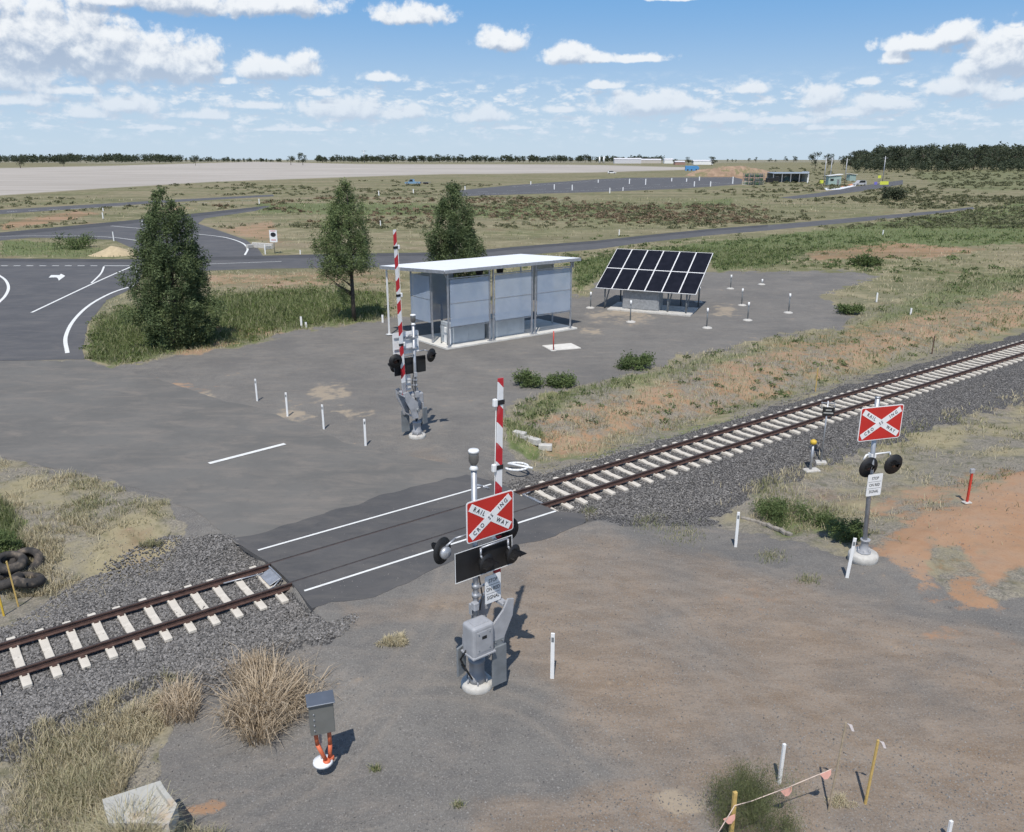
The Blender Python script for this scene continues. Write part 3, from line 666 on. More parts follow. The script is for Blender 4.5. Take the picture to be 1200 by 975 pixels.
def lamp(parent, pos, ax, R=.28, disc=True, hood=.26):
    """round signal lamp looking along ax: black target disc, casing behind, lens and hood in front"""
    ax = Vector(ax).normalized(); pos = Vector(pos)
    mb = MB(); mb.lathe([(.001, -.16), (.10, -.155), (.135, -.10), (.14, -.012), (.13, 0)], pos, 20, ax)
    l = mb.build('signal_lamp', BLACK, parent)
    if disc:
        mb = MB(); mb.lathe([(.001, -.004), (R, -.004), (R, .006), (.001, .006)], pos, 28, ax); mb.build('target_disc', BLACK, l)
    mb = MB(); mb.lathe([(.105, .008), (.09, .025), (.001, .03)], pos, 20, ax); mb.build('lens', LENS, l)
    side = ax.cross(Vector((0, 0, 1))).normalized(); up = side.cross(ax)
    t = bmesh.new(); n = 14; A = []; B = []
    for i in range(n+1):
        a = math.radians(-35+250*i/n); d = side*math.cos(a)+up*math.sin(a)
        k = hood*(.35+.65*max(0, math.sin(a)))
        A.append(t.verts.new(pos+ax*.006+d*.13)); B.append(t.verts.new(pos+ax*k+d*.125))
    for i in range(n): t.faces.new((A[i], A[i+1], B[i+1], B[i])).smooth = True
    bmesh.ops.solidify(t, geom=t.faces[:], thickness=.008)
    me = bpy.data.meshes.new('hood'); t.to_mesh(me); t.free(); link('hood', me, BLACK, l)
    return l
def stripes(name, period, red=.5, ph=0.0):
    m, nt, b = newmat(name)
    tc = N(nt, 'ShaderNodeTexCoord').outputs['Object']; sx = N(nt, 'ShaderNodeSeparateXYZ'); nt.links.new(tc, sx.inputs[0])
    v = mth(nt, 'FRACT', mth(nt, 'ADD', mth(nt, 'DIVIDE', mth(nt, 'ADD', sx.outputs[2], mth(nt, 'MULTIPLY', sx.outputs[0], 1.1)), period), ph))
    f = mth(nt, 'LESS_THAN', v, red)
    dirt = ramp(nt, noise(nt, tc, 5, 5, .6), .5, .8)
    c = mixc(nt, f, (.76, .76, .76), (.48, .02, .03)); c = mixc(nt, mth(nt, 'MULTIPLY', dirt, .3), c, (.4, .38, .36))
    nt.links.new(c, b.inputs['Base Color']); b.inputs['Roughness'].default_value = .45
    return m
STRIPE = stripes('red_white_boom', .86, .48, .29); STRIPE2 = stripes('red_white_boom_far', .90, .48, .1)
def boom_signal(name, base, rz, label, pole_h, armlen, lean, tilt, stripe, group):
    """local frame: x along the track, camera side -y for the near one, z up"""
    e = empty(name, base, rz, label, 'crossing signal', group)
    mb = MB(); mb.lathe([(.36, -.1), (.36, .10), (.33, .14), (.001, .14)], (0, 0, 0), 24); mb.build('concrete_footing', CONC, e)
    mb = MB(); mb.lathe([(.20, .14), (.20, .30), (.17, .34), (.17, .62), (.19, .64), (.19, .70), (.10, .72)], (0, 0, 0), 18)
    for i in range(6):
        a = i*math.pi/3; mb.cyl((.24*math.cos(a), .24*math.sin(a), .13), (.24*math.cos(a), .24*math.sin(a), .24), .018)
    mb.build('base_casting', GREY, e)
    mb = MB(); mb.cyl((0, 0, .6), (0, 0, pole_h-.42), .062, .062, 18); mb.build('pole', GALV, e)
    z = pole_h-.42
    mb = MB(); mb.lathe([(.075, z-.02), (.10, z), (.05, z+.08)], (0, 0, 0), 16); bl = mb.build('bell_mount', WHITE, e)
    mb = MB(); mb.lathe([(.03, z+.05), (.07, z+.10), (.105, z+.17), (.105, z+.34), (.09, z+.37)], (0, 0, 0), 18)
    b = mb.build('bell', M('bell_dark_glass', (.16, .155, .15), .25, .3, .15, 3), e)
    mb = MB(); mb.lathe([(.11, z+.355), (.115, z+.40), (.10, z+.42), (.001, z+.425)], (0, 0, 0), 18); mb.build('bell_cap', WHITE, b)
    mb = MB(); mb.tube([(0, 0, z-.35), (.18, -.04, z-.42), (.34, -.06, z-.50)], .028); mb.build('sign_bracket', GALV, e)
    crossbuck(e, .29, 4.09, 1.22, .93, -.16)
    for z_ in (4.3, 3.85): mb = MB(); mb.box((.2, -.08, z_), (.5, .04, .05)).box((0, -.02, z_), (.18, .2, .05)); mb.build('sign_clamp', GALV, e)
    # backboard with a white rim
    mb = MB(); mb.prism(rrect(1.5, .70, .03), (.16, -.10, 3.12), (1, 0, 0), (0, 0, 1), .012); bb = mb.build('backboard', BLACK, e)
    mb = MB()
    for (c_, s_) in (((.16, -.108, 3.462), (1.5, .01, .014)), ((.16, -.108, 2.778), (1.5, .01, .014)), ((-.583, -.108, 3.12), (.014, .01, .66)), ((.903, -.108, 3.12), (.014, .01, .66))): mb.box(c_, s_)
    mb.build('white_rim', WHITE, bb)
    for lx in (.08, .80):
        lamp(e, (lx, -.30, 3.12), (.25, -1, -.05), R=.22, hood=.34)
        mb = MB(); mb.tube([(lx-.05, -.15, 3.42), (lx-.10, -.24, 3.46), (lx-.13, -.28, 3.34), (lx-.10, -.30, 3.24)], .022); mb.build('lamp_bracket', GALV, e)
    mb = MB(); mb.tube([(.06, -.15, 3.43), (.75, -.17, 3.46)], .022); mb.build('cross_arm', GALV, e)
    for lx in (-.72, .98):
        lamp(e, (lx, .16, 3.48), (-.35 if lx < 0 else .12, 1, -.04), R=.29, hood=.26)
    mb = MB(); mb.tube([(-.70, .04, 3.62), (-.45, .06, 3.72), (-.06, .06, 3.72)], .024).tube([(.06, .06, 3.60), (.90, .08, 3.60)], .024); mb.build('rear_cross_arm', GALV, e)
    mb = MB(); mb.lathe([(.001, 0), (.07, .01), (.10, .06), (.10, .10)], (-.72, .0, 3.48), 18, (.35, -1, 0)).build('lamp_cap', GALV, e) if False else None
    mb = MB(); mb.lathe([(.14, .0), (.135, .05), (.10, .09), (.001, .10)], (-.72, .06, 3.48), 18, (.1, -1, 0)); mb.build('lamp_casing', GALV, e)
    stop_sign(e, .33, 2.40, -.18, .42, .66)
    mb = MB(); mb.box((.2, -.09, 2.5), (.4, .04, .04)).box((.2, -.09, 2.28), (.4, .04, .04)).cyl((0, 0, 2.44), (0, 0, 2.54), .085).cyl((0, 0, 2.22), (0, 0, 2.32), .085); mb.build('plate_clamp', GALV, e)
    # boom mechanism
    mb = MB(); mb.box((-.20, -.36, 1.50), (.56, .44, .74), None, .07, 3).box((-.20, -.36, 1.15), (.60, .48, .05), None, .01); mech = mb.build('mechanism_case', GREY, e)
    mb = MB()
    for q_ in ((-.34, 1.32), (-.06, 1.32), (-.34, 1.70), (-.06, 1.70)): mb.cyl((q_[0], -.605, q_[1]), (q_[0], -.585, q_[1]), .016, .016, 8)
    mb.build('cover_bolt', DGREY, mech)
    mb = MB(); mb.box((-.20, -.594, 1.60), (.12, .006, .07)); mb.build('rating_plate', BLACK, mech)
    mb = MB(); mb.tube([(-.46, -.30, 1.25), (-.56, -.20, 1.0), (-.40, -.10, .7), (-.2, -.1, .3)], .022); mb.build('cable_conduit', BLACK, mech)
    mb = MB(); mb.box((-.20, -.585, 1.50), (.38, .012, .50), None, .004).box((-.20, -.36, 1.875), (.36, .26, .02), None, .006); mb.build('access_cover', GREY, mech)
    mb = MB(); mb.box((0, -.12, 1.3), (.2, .3, .12)).box((0, -.12, 1.65), (.2, .3, .12)); mb.build('mechanism_clamp', GREY, e)
    # fork arms carrying the boom, with the counterweight plates on the lower end
    mb = MB()
    for y in (-.40, .34):
        mb.prism([(.12, .96), (.40, .96), (.46, 1.30), (.68, 1.74), (.72, 2.12), (.56, 2.16), (.44, 1.94), (.12, 1.64)], (0, y, 0), (1, 0, 0), (0, 0, 1), .05)
    mb.build('boom_fork', GREY, e)
    mb = MB(); mb.cyl((.15, -.32, 1.32), (.15, .46, 1.32), .07).cyl((.15, -.33, 1.32), (.15, -.30, 1.32), .11); mb.build('pivot_shaft', DGREY, e)
    for y_ in (-.40, .34):
        mb = MB(); mb.prism([(.16, 1.02), (.38, 1.02), (.42, 1.28), (.16, 1.28)], (0, y_-.032, 0), (1, 0, 0), (0, 0, 1), .012)
        for q_ in ((.20, 1.06), (.36, 1.06), (.20, 1.24), (.38, 1.24)): mb.cyl((q_[0], y_-.06, q_[1]), (q_[0], y_-.03, q_[1]), .018, .018, 8)
        mb.build('bolt_plate', DGREY, e)
    mb = MB(); mb.cyl((.62, -.42, 1.92), (.62, .36, 1.92), .035).cyl((.30, -.42, 1.02), (.30, .36, 1.02), .035); mb.build('spreader_bar', GALV, e)
    mb = MB(); mb.tube([(.02, -.12, 1.95), (.10, -.10, 2.3), (.05, -.05, 2.75), (.06, -.03, 3.0)], .016); mb.build('cable', BLACK, e)
    mb = MB()
    mb.box((.28, -.46, .66), (.38, .05, .96), None, .008); mb.build('counterweight', DGREY, e)
    mb = MB(); mb.box((-.44, -.05, .86), (.28, .05, .70), Matrix.Rotation(.3, 3, 'Z'), .008); mb.build('counterweight', DGREY, e)
    mb = MB(); mb.box((-.36, -.06, 1.2), (.06, .07, .5)); mb.build('counterweight_link', GREY, e)
    # boom
    top = Vector((.64-.55, tilt, armlen)); 
    mb = MB(); w0, w1 = .085, .06
    t = bmesh.new(); pr = []
    for (x, y) in ((-1, -1), (1, -1), (1, 1), (-1, 1)): pr.append((x, y))
    a = [t.verts.new((x*w0, y*.03, 0)) for x, y in pr]; b_ = [t.verts.new((x*w1, y*.022, armlen)) for x, y in pr]
    for i in range(4): t.faces.new((a[i], a[(i+1) % 4], b_[(i+1) % 4], b_[i]))
    t.faces.new(b_); t.faces.new(a[::-1]); bmesh.ops.recalc_face_normals(t, faces=t.faces)
    me = bpy.data.meshes.new('boom_arm'); t.to_mesh(me); t.free()
    bo = link('boom_arm', me, stripe, e); bo.location = (.54, -.02, 1.95); bo.rotation_euler = (-tilt, lean, 0)
    mb = MB(); mb.box((0, -.30, .05), (.08, .06, .1)).box((0, .30, .05), (.08, .06, .1)).box((0, 0, .06), (.16, .66, .08), None, .01).box((0, 0, .3), (.17, .07, .5), None, .01); mb.build('boom_clamp', GREY, bo)
    for zz_ in (armlen*.32, armlen*.62, armlen*.9):
        mb = MB(); mb.box((-.13, 0, zz_), (.09, .09, .17), None, .02, 2); q = mb.build('boom_lamp', WHITE, bo)
        mb = MB(); mb.box((0, 0, zz_), (.19, .075, .10), None, .008); mb.build('lamp_strap', BLACK, bo)
    mb = MB(); mb.tube([(-.105, 0, .3), (-.105, 0, armlen*.9)], .006, 5); mb.build('cable', WHITE, bo)
    # small fittings
    mb = MB(); mb.box((.02, .09, 2.75), (.14, .06, .2), None, .01).box((-.06, -.06, 2.05), (.14, .14, .2), None, .02).box((0, .1, 1.9), (.18, .1, .26), None, .01); mb.build('junction_box', GREY, e)
    mb = MB(); mb.tube([(.05, .07, .7), (.07, .08, 1.6), (.06, .08, 2.7)], .018); mb.build('conduit', BLACK, e)
    return e
bg = 'boom gate signals at the crossing'
boom_signal('boom_gate_signal', G(559, 803), RA, 'tall boom gate signal whose red RAILWAY CROSSING board faces the viewer', 5.6, 5.05, .028, .0, STRIPE, bg)
boom_signal('boom_gate_signal', G(489, 512), RA+math.pi, 'boom gate signal beyond the track showing the grey back of its board', 5.25, 6.75, .055, .06, STRIPE2, bg)
# pole-mounted crossing signal with no boom
e = empty('crossing_light_signal', G(1011, 655), math.radians(17), 'boomless crossing signal with RAILWAY CROSSING board and two black lamps by the red dirt', 'crossing signal')
mb = MB(); mb.lathe([(.42, -.1), (.42, .16), (.38, .22), (.001, .22)], (0, 0, 0), 28); mb.build('concrete_footing', CONC, e)
mb = MB(); mb.lathe([(.20, .22), (.20, .26), (.12, .30), (.10, .58), (.14, .60), (.14, .64)], (0, 0, 0), 18)
for i in range(6): mb.cyl((.17*math.cos(i), .17*math.sin(i), .2), (.17*math.cos(i), .17*math.sin(i), .34), .02)
mb.build('base_casting', GREY, e)
LN = .05
mb = MB(); mb.cyl((0, 0, .3), (-LN*4.95, 0, 4.95), .065, .065, 18).lathe([(.07, 0), (.08, .03), (.001, .06)], (-LN*4.95, 0, 4.95), 14); mb.build('pole', GALV, e)
crossbuck(e, -.14, 4.26, 1.42, .98, -.12)
for z_ in (4.5, 4.0): mb = MB(); mb.box((-.2, -.05, z_), (.3, .08, .05)); mb.build('sign_clamp', GALV, e)
lamp(e, (-.28, -.04, 2.93), (.0, -1, -.08), R=.31, hood=.22); lamp(e, (.57, -.04, 2.93), (.0, -1, -.08), R=.31, hood=.25)
mb = MB(); mb.tube([(-.38, .08, 3.12), (-.3, .08, 3.26), (.5, .08, 3.26), (.57, .1, 3.12)], .025).box((-.16, .02, 3.26), (.16, .16, .12)); mb.build('cross_arm', WHITE, e)
stop_sign(e, -.06, 2.40, -.12, .50, .66)
mb = MB(); mb.box((-.12, -.04, 2.6), (.2, .1, .04)).box((-.12, -.04, 2.2), (.2, .1, .04)); mb.build('plate_clamp', GALV, e)
# ------------------------------------------------------------------ posts and small things
def guide_post(px, py, ptop, label, lx=0.0, r=.045, mat=WHITE, cat='guide post', group='white guide posts', nm='guide_post', bands=True):
    b = GT(px, py); h = zat(b, ptop)-b.z
    e = empty(nm, b, random.uniform(-.4, .4), label, cat, group); e.rotation_euler.x = random.uniform(-.01, .01); e.rotation_euler.y = lx
    mb = MB(); mb.box((0, 0, h/2-.02), (r*2, r*.7, h+.04), None, .006); mb.build('post', mat, e)
    if bands:
        mb = MB(); mb.box((0, -r*.36, h*.86), (r*1.3, .006, .12)); mb.build('reflector', DGREY, e)
    return e
guide_post(301.5, 470, 444, 'white guide post farthest up the road from the crossing in the row of four')
guide_post(337, 488, 460, 'white guide post second in the row of four, on a sandy patch')
guide_post(379.5, 503, 474, 'white guide post third in the row of four along the pad')
guide_post(428.5, 522.5, 491, 'white guide post nearest the far boom gate signal in the row of four')
guide_post(647, 795, 742, 'white guide post standing alone beside the near boom gate signal')
guide_post(862, 641, 600, 'white guide post between the ballast and the grey pad near the track')
guide_post(992.5, 677, 630, 'white guide post just beside the boomless crossing signal', .06)
def stake(px, py, ptop, label, mat, lx, r=.02, cat='marker stake', group=None, tape=False):
    b = GT(px, py); h = zat(b, ptop)-b.z
    e = empty('marker_stake', b, .3, label, cat, group); e.rotation_euler.y = lx
    mb = MB(); mb.box((0, 0, h/2-.05), (r*2, r*1.6, h+.1), None, .004); mb.build('stake', mat, e)
    if tape:
        mb = MB(); mb.prism([(0, 0), (.12, -.05), (.20, -.20), (.14, -.18), (.06, -.05)], (0, -.02, h), (1, 0, 0), (0, 0, 1), .004); mb.build('tape', M('white_tape', (.75, .68, .66), .6, 0, .05), e)
    return e
stake(913, 918, 872, 'white wooden stake in front of the fine green bush', WHITE, .02, .03)
stake(1110, 985, 962, 'white stake tip at the bottom edge beyond the bunting', WHITE, .02, .03)
s2 = stake(1014, 942, 868, 'yellow timber stake with white tape curling off its top', WOOD, .05, .022, tape=True)
s1 = stake(971, 950, 848, 'thin weathered stake with taped bunting, beside the dry tuft', M('grey_timber', (.36, .29, .20), .8, 0, .2, 12), .06, .016, tape=True)
s3 = stake(856, 985, 928, 'thick yellow stake inside the fine green bush', WOOD, 0, .035)
stake(22, 712, 657, 'orange-yellow stake in front of the tyre pile', WOOD, -.05, .02)
stake(5, 723, 691, 'yellow stake at the picture edge below the tyres', YEL, -.04, .025)
stake(1092, 415, 394, 'thin brown steel stake in dry grass beyond the track', M('brown_steel', (.12, .07, .05), .8), .0, .03)
stake(955.5, 459, 431, 'pale bamboo stake in dry grass beyond the track', WOOD, .0, .025)
# bunting line
PINK = M('pink_flag', (.78, .42, .34), .7, 0, .08)
bu = empty('bunting_line', (0, 0, 0), 0, 'string of pale pink bunting flags tied between two stakes by the bush', 'bunting')
def onplane(px, py, Y):
    u = (px-600)/F; v = (487.5-py)/F; dy = cp+v*sp; t = Y/dy
    return Vector((u*t, Y, HC+(-sp+v*cp)*t))
A_ = GT(971, 950); B_ = GT(856, 985)
pts = [onplane(975, 901, A_.y), onplane(968, 904, A_.y-.05), onplane(925, 922, (A_.y*.62+B_.y*.38)), onplane(880, 939, (A_.y*.25+B_.y*.75)), onplane(861, 944, B_.y-.04), onplane(850, 962, B_.y-.2), onplane(842, 975, B_.y-.3), onplane(838, 990, B_.y-.35)]
mb = MB(); mb.tube(pts, .008, 6); mb.build('string', M('string', (.62, .50, .42), .8), bu)
for (p, s) in ((pts[1], 1), (onplane(922, 923.5, pts[2].y), 1), (onplane(855, 956, B_.y-.1), 1)):
    d = (pts[2]-pts[1]).normalized()
    mb = MB(); mb.prism([(-.13, 0), (.10, 0), (.11, -.10), (.05, -.17), (-.02, -.15)], p+Vector((0, -.01, 0)), -d, (0, .05, 1), .004); mb.build('flag', PINK, bu)
# control box on orange conduits
b = G(381, 893); e = empty('control_box', b, math.radians(18), 'grey metal control box standing on two bent orange conduits', 'control box')
mb = MB(); mb.box((0, 0, 1.10), (.46, .30, .68), None, .012); bx = mb.build('cabinet', M('cabinet_grey', (.20, .20, .185), .5, .3, .08, 3), e)
mb = MB(); mb.box((0, -.01, 1.455), (.52, .38, .03), Matrix.Rotation(.06, 3, 'X'), .006); mb.build('lid', M('cabinet_lid', (.22, .24, .27), .35, .6, .08, 3), bx)
mb = MB()
for k in range(4): mb.cyl((-.15, -.155, .88+k*.12), (-.15, -.175, .88+k*.12), .014)
mb.build('hinge', GALV, bx)
mb = MB(); mb.tube([(-.14, .0, .78), (-.12, -.02, .45), (.02, -.04, .05), (.03, -.04, -.05)], .040, 12); mb.build('conduit', ORANGE, e)
mb = MB(); mb.tube([(.12, 0, .78), (.12, -.01, .4), (.10, .03, .05), (.10, .03, -.05)], .040, 12); mb.build('conduit', ORANGE, e)
mb = MB(); mb.box((-.05, .06, .42), (.05, .05, .9)); mb.build('leg', GALV, e)
mb = MB(); mb.lathe([(.20, -.02), (.19, .03), (.10, .05), (.001, .055)], (-.04, .02, 0), 16); mb.build('footing', WHITE, e)
mb = MB(); mb.lathe([(.08, .0), (.075, .07), (.045, .08)], (.03, -.04, 0), 12).lathe([(.07, .0), (.065, .07), (.045, .08)], (.12, .05, 0), 12); mb.build('collar', ORANGE, e)
# black plate sign and yellow-capped post by the ballast
b = GT(962, 543); e = empty('track_plate_sign', b, math.radians(-12), 'small black number plate on a thin pole by the track', 'sign')
h = zat(b, 470)-b.z
mb = MB(); mb.cyl((0, 0, 0), (0, 0, h), .03); mb.build('pole', GALV, e)
mb = MB(); mb.box((.05, -.04, h-.42), (.46, .02, .36), None, .004); pl = mb.build('plate', BLACK, e)
mb = MB(); mb.box((.05, -.053, h-.36), (.22, .004, .05)).box((.05, -.053, h-.48), (.36, .004, .05)); mb.build('marking', M('faded_lettering', (.38, .38, .36), .7), pl)
mb = MB(); mb.box((0, 0, h-.08), (.5, .04, .04)).box((-.22, 0, h-.2), (.03, .03, .3)).box((.26, 0, h-.2), (.03, .03, .3)); mb.build('bracket', GALV, e)
mb = MB(); mb.box((0, 0, .03), (.42, .34, .12), None, .02); mb.build('footing', CONC, e)
b = GT(949.5, 552); e = empty('marker_post', b, .2, 'short steel post with a yellow cap and black lamp beside the ballast', 'post'); h = zat(b, 517)-b.z
mb = MB(); mb.cyl((0, 0, 0), (0, 0, h-.1), .05); mb.build('post', GALV, e)
mb = MB(); mb.lathe([(.10, h-.12), (.13, h-.06), (.12, h+.02), (.05, h+.07), (.001, h+.08)], (0, 0, 0), 16); mb.build('cap', YEL, e)
mb = MB(); mb.box((.16, .12, h-.30), (.16, .30, .12), Matrix.Rotation(-.7, 3, 'Z'), .02); mb.build('lamp', BLACK, e)
mb = MB(); mb.box((.05, 0, .02), (.62, .36, .12), None, .03); mb.build('footing', CONC, e)
b = GT(1133, 589); e = empty('marker_post', b, .2, 'red post with a grey cap standing on the red dirt', 'post'); h = zat(b, 550)-b.z
mb = MB(); mb.box((0, 0, h/2), (.07, .07, h), None, .008); mb.build('post', REDP, e)
mb = MB(); mb.box((0, 0, h-.06), (.16, .09, .16), None, .01); mb.build('cap', GREY, e)
mb = MB(); mb.box((0, 0, .01), (.28, .22, .06), None, .02); mb.build('footing', CONC, e)
# pit lid with red post
e = tag(MB().box((0, 0, .02), (2.0, 1.5, .06), Matrix.Rotation(.35, 3, 'Z'), .01).build('pit_lid', M('white_concrete', (.66, .63, .57), .85, 0, .08, 3, .3), None, G(658, 407)), 'white square concrete pit lid on the pad in front of the shelter', 'pit lid')
b = G(648.5, 411); e = empty('marker_post', b, 0, 'thin red post beside the white pit lid', 'post'); h = zat(b, 388)
mb = MB(); mb.cyl((0, 0, 0), (0, 0, h), .035); mb.build('post', REDP, e)
mb = MB(); mb.lathe([(.22, 0), (.2, .05), (.001, .06)], (0, 0, 0), 14); mb.build('footing', CONC, e)
# conduit ring, kerb strip and loose concrete
rp = []
for a in range(-150, 131, 20): rp.append(Vector((.46*math.cos(math.radians(a)), .40*math.sin(math.radians(a)), .05)))
rp = [Vector((.62, -.18, .05))]+rp[::-1]
tag(MB().tube(rp, .045, 8).build('conduit_loop', WHITE, None, G(605, 548)), 'open white pipe loop lying on the pad by the far end of the crossing', 'pipe loop')
def slabs(name, pts, w, h, label, cat, mat=CONC):
    mb = MB()
    for a, b in zip(pts, pts[1:]):
        A = GT(*a); B = GT(*b); d = B-A; c = (A+B)/2
        mb.box(c+Vector((0, 0, h*.3)), (d.length*.97, w, h), Matrix.Rotation(math.atan2(d.y, d.x), 3, 'Z'), .02)
    tag(mb.build(name, mat), label, cat)
slabs('concrete_kerb', [(602, 508), (616, 514), (632, 522), (646, 530)], .28, .26, 'pale concrete kerb edge running into the dry grass beyond the crossing', 'kerb')
slabs('culvert_edge', [(868, 608), (874, 609), (879, 611), (886, 612), (893, 615), (899, 616), (907, 620), (914, 622), (921, 626), (928, 628)], .13, .12, 'low rubble-strewn concrete edge below the weeds by the pad', 'kerb', M('soiled_concrete', (.27, .245, .21), .9, 0, .3, 4, .5, 30))
hw = empty('culvert_headwall', G(165, 950), 0, 'pale concrete culvert headwall half buried in grass at the bottom edge', 'headwall')
HWM = M('stained_concrete', (.44, .43, .39), .85, 0, .1, 2, .4, 50, col2=(.48, .36, .24), cth=(.52, .7))
def hp(x, y, z=.35): p = G(x, y, z)-G(165, 950); return (p.x, p.y)
mb = MB(); mb.prism([hp(120, 938), hp(188, 916), hp(206, 944), hp(195, 966), hp(128, 966)], (0, 0, .25), (1, 0, 0), (0, 1, 0), .25); mb.build('sloping_slab', HWM, hw)
mb = MB(); mb.prism([hp(188, 917, .45), hp(196, 929, .45), hp(208, 944, .45), hp(198, 968, .45), hp(190, 968, .45), hp(200, 945, .45), hp(183, 921, .45)], (0, 0, .33), (1, 0, 0), (0, 1, 0), .3); mb.build('wing_wall', HWM, hw)
# tyres
tl = [((14, 672), .45, 'dark tyre lying flat on top of the tyre pile'), ((32, 664), .22, 'black tyre leaning at the back of the tyre pile'), ((8, 684), .12, 'tyre half buried at the picture edge of the tyre pile'), ((33, 683), .12, 'dusty tyre with an open centre lying at the front of the pile')]
tp = [(-.74, .0)]
for i, ((x, y), z, lab) in enumerate(tl):
    p = GT(x, y)+Vector((0, 0, z*.8))
    mb = MB(); R, r = .36, .13
    prof = [(R-r*1.0, -.10), (R-.05, -.14), (R+.06, -.12), (R+.12, -.04), (R+.12, .04), (R+.06, .12), (R-.05, .14), (R-r, .10), (R-r*.7, 0), (R-r, -.10)]
    t = bmesh.new(); rings = []; n = 36
    for (rr, zz_) in prof[:-1]: rings.append([t.verts.new((rr*math.cos(2*math.pi*k/n)*.95, rr*math.sin(2*math.pi*k/n)*.95, zz_)) for k in range(n)])
    m_ = len(rings)
    for j in range(m_):
        for k in range(n): t.faces.new((rings[j][k], rings[j][(k+1) % n], rings[(j+1) % m_][(k+1) % n], rings[(j+1) % m_][k])).smooth = True
    bmesh.ops.recalc_face_normals(t, faces=t.faces)
    me = bpy.data.meshes.new('tyre'); t.to_mesh(me); t.free()
    o = link('tyre', me, RUB); o.location = p; o.rotation_euler = ([.15, .5, -.1, .25][i], [.2, -.35, .1, -.15][i], i)
    tag(o, lab, 'tyre', 'tyres dumped beside the ballast')
# ------------------------------------------------------------------ equipment shelter
A0 = G(525, 409); sh = empty('equipment_shelter', A0, RA, 'open steel-framed equipment shelter with a white flat roof and grey mesh panels', 'shelter')
SHP, nt_, b_ = newmat('perforated_sheet')
tc = N(nt_, 'ShaderNodeTexCoord').outputs['Object']
c_ = mixc(nt_, ramp(nt_, noise(nt_, tc, .9, 5, .6), .3, .7), (.40, .475, .58), (.48, .55, .65)); nt_.links.new(c_, b_.inputs['Base Color'])
b_.inputs['Roughness'].default_value = .42; b_.inputs['Metallic'].default_value = .1
tb = N(nt_, 'ShaderNodeBsdfTransparent'); mx = N(nt_, 'ShaderNodeMixShader'); mx.inputs[0].default_value = .38
nt_.links.new(b_.outputs[0], mx.inputs[1]); nt_.links.new(tb.outputs[0], mx.inputs[2]); nt_.links.new(mx.outputs[0], nt_.nodes['Material Output'].inputs[0])
ROOFM = M('white_roof_sheet', (.84, .85, .86), .5, 0, .02, 2)
LW, LD = 10.35, 5.95
mb = MB(); mb.box((LW/2+.05, 2.0, .04), (LW+.5, 4.3, .12), None, .01); mb.build('floor_slab', M('slab_concrete', (.62, .60, .55), .85, 0, .08, 2, .3), sh)
def rz_(w): return 4.86-.045*w
mb = MB(); t = bmesh.new()
cs = [(-.35, -.35), (LW+.3, -.35), (LW+.3, LD+.3), (-1.1, LD+.3)]
lo = [t.verts.new((x, y, rz_(y)-.05)) for x, y in cs]; hi = [t.verts.new((x, y, rz_(y)+.03)) for x, y in cs]
t.faces.new(hi); t.faces.new(lo[::-1])
for i in range(4): t.faces.new((lo[i], lo[(i+1) % 4], hi[(i+1) % 4], hi[i]))
me = bpy.data.meshes.new('roof'); bmesh.ops.recalc_face_normals(t, faces=t.faces); t.to_mesh(me); t.free(); rf = link('roof', me, ROOFM, sh)
mb = MB()
for (x0, y0, x1, y1) in ((-.33, -.365, LW+.28, -.365), (-.365, -.34, -1.115, LD+.28), (LW+.315, -.34, LW+.315, LD+.28)):
    c = Vector(((x0+x1)/2, (y0+y1)/2, 0)); L = math.hypot(x1-x0, y1-y0)
    rot = Matrix.Rotation(math.atan2(y1-y0, x1-x0), 3, 'Z') @ Matrix.Rotation(.045 if abs(x0-x1) < 1 else 0, 3, 'Y')
    mb.box((c.x, c.y, rz_(c.y)-.07), (L, .03, .20), rot)
mb.build('fascia', GALV, rf)
for k in range(6):
    x = .1+k*(LW-.2)/5
    mb = MB(); mb.box((x, LD/2, rz_(LD/2)-.15), (.1, LD, .16), Matrix.Rotation(-.045, 3, 'X')); mb.build('roof_beam', GALV, sh)
xs = [.08, 3.22, 3.52, 6.68, 6.98, 10.1]
for x in xs:
    mb = MB(); mb.box((x, 0, 2.35), (.09, .09, 4.6)).box((x, 0, .12), (.24, .24, .03)); mb.build('post', GALV, sh)
for (x, y) in ((.0, 1.75), (-.80, 5.9), (0, 4.2), (LW, 2.2), (LW, 5.85), (3.4, 5.9), (6.8, 5.9)):
    mb = MB(); mb.box((x, y, 2.27), (.09, .09, 4.5)).box((x, y, .07), (.34 if y > 5 else .2, .34 if y > 5 else .2, .04)); mb.build('post', WHITE if (x < 0 and y > 5) else GALV, sh)
for x in (.08, LW-.05):
    mb = MB(); mb.prism([(0, 0), (0, .45), (.5, .45)], (x, .0, rz_(0)-.62), (0, 1, 0), (0, 0, 1), .06); mb.build('knee_brace', GALV, sh)
for (a, b) in ((.2, 3.12), (3.62, 6.58), (7.08, 10.0)):
    for (z0, z1) in ((1.38, 2.82), (2.825, 4.28)):
        mb = MB(); mb.box(((a+b)/2, -.06, (z0+z1)/2), (b-a, .02, z1-z0)); pn = mb.build('mesh_panel', SHP, sh)
        for zz_ in (z1-.015,): mb = MB(); mb.box(((a+b)/2, -.075, zz_), (b-a, .012, .03)); mb.build('panel_rim', GALV, pn)
    for z_ in (4.34, 1.3): mb = MB(); mb.box(((a+b)/2, 0, z_), (b-a+.2, .06, .06)); mb.build('cross_rail', GALV, sh)
for (y0, y1) in ((1.85, 4.15),):
    for (z0, z1) in ((1.38, 2.80), (2.84, 4.28)):
        mb = MB(); mb.box((-.06, (y0+y1)/2, (z0+z1)/2), (.02, y1-y0, z1-z0)); mb.build('mesh_panel', SHP, sh)
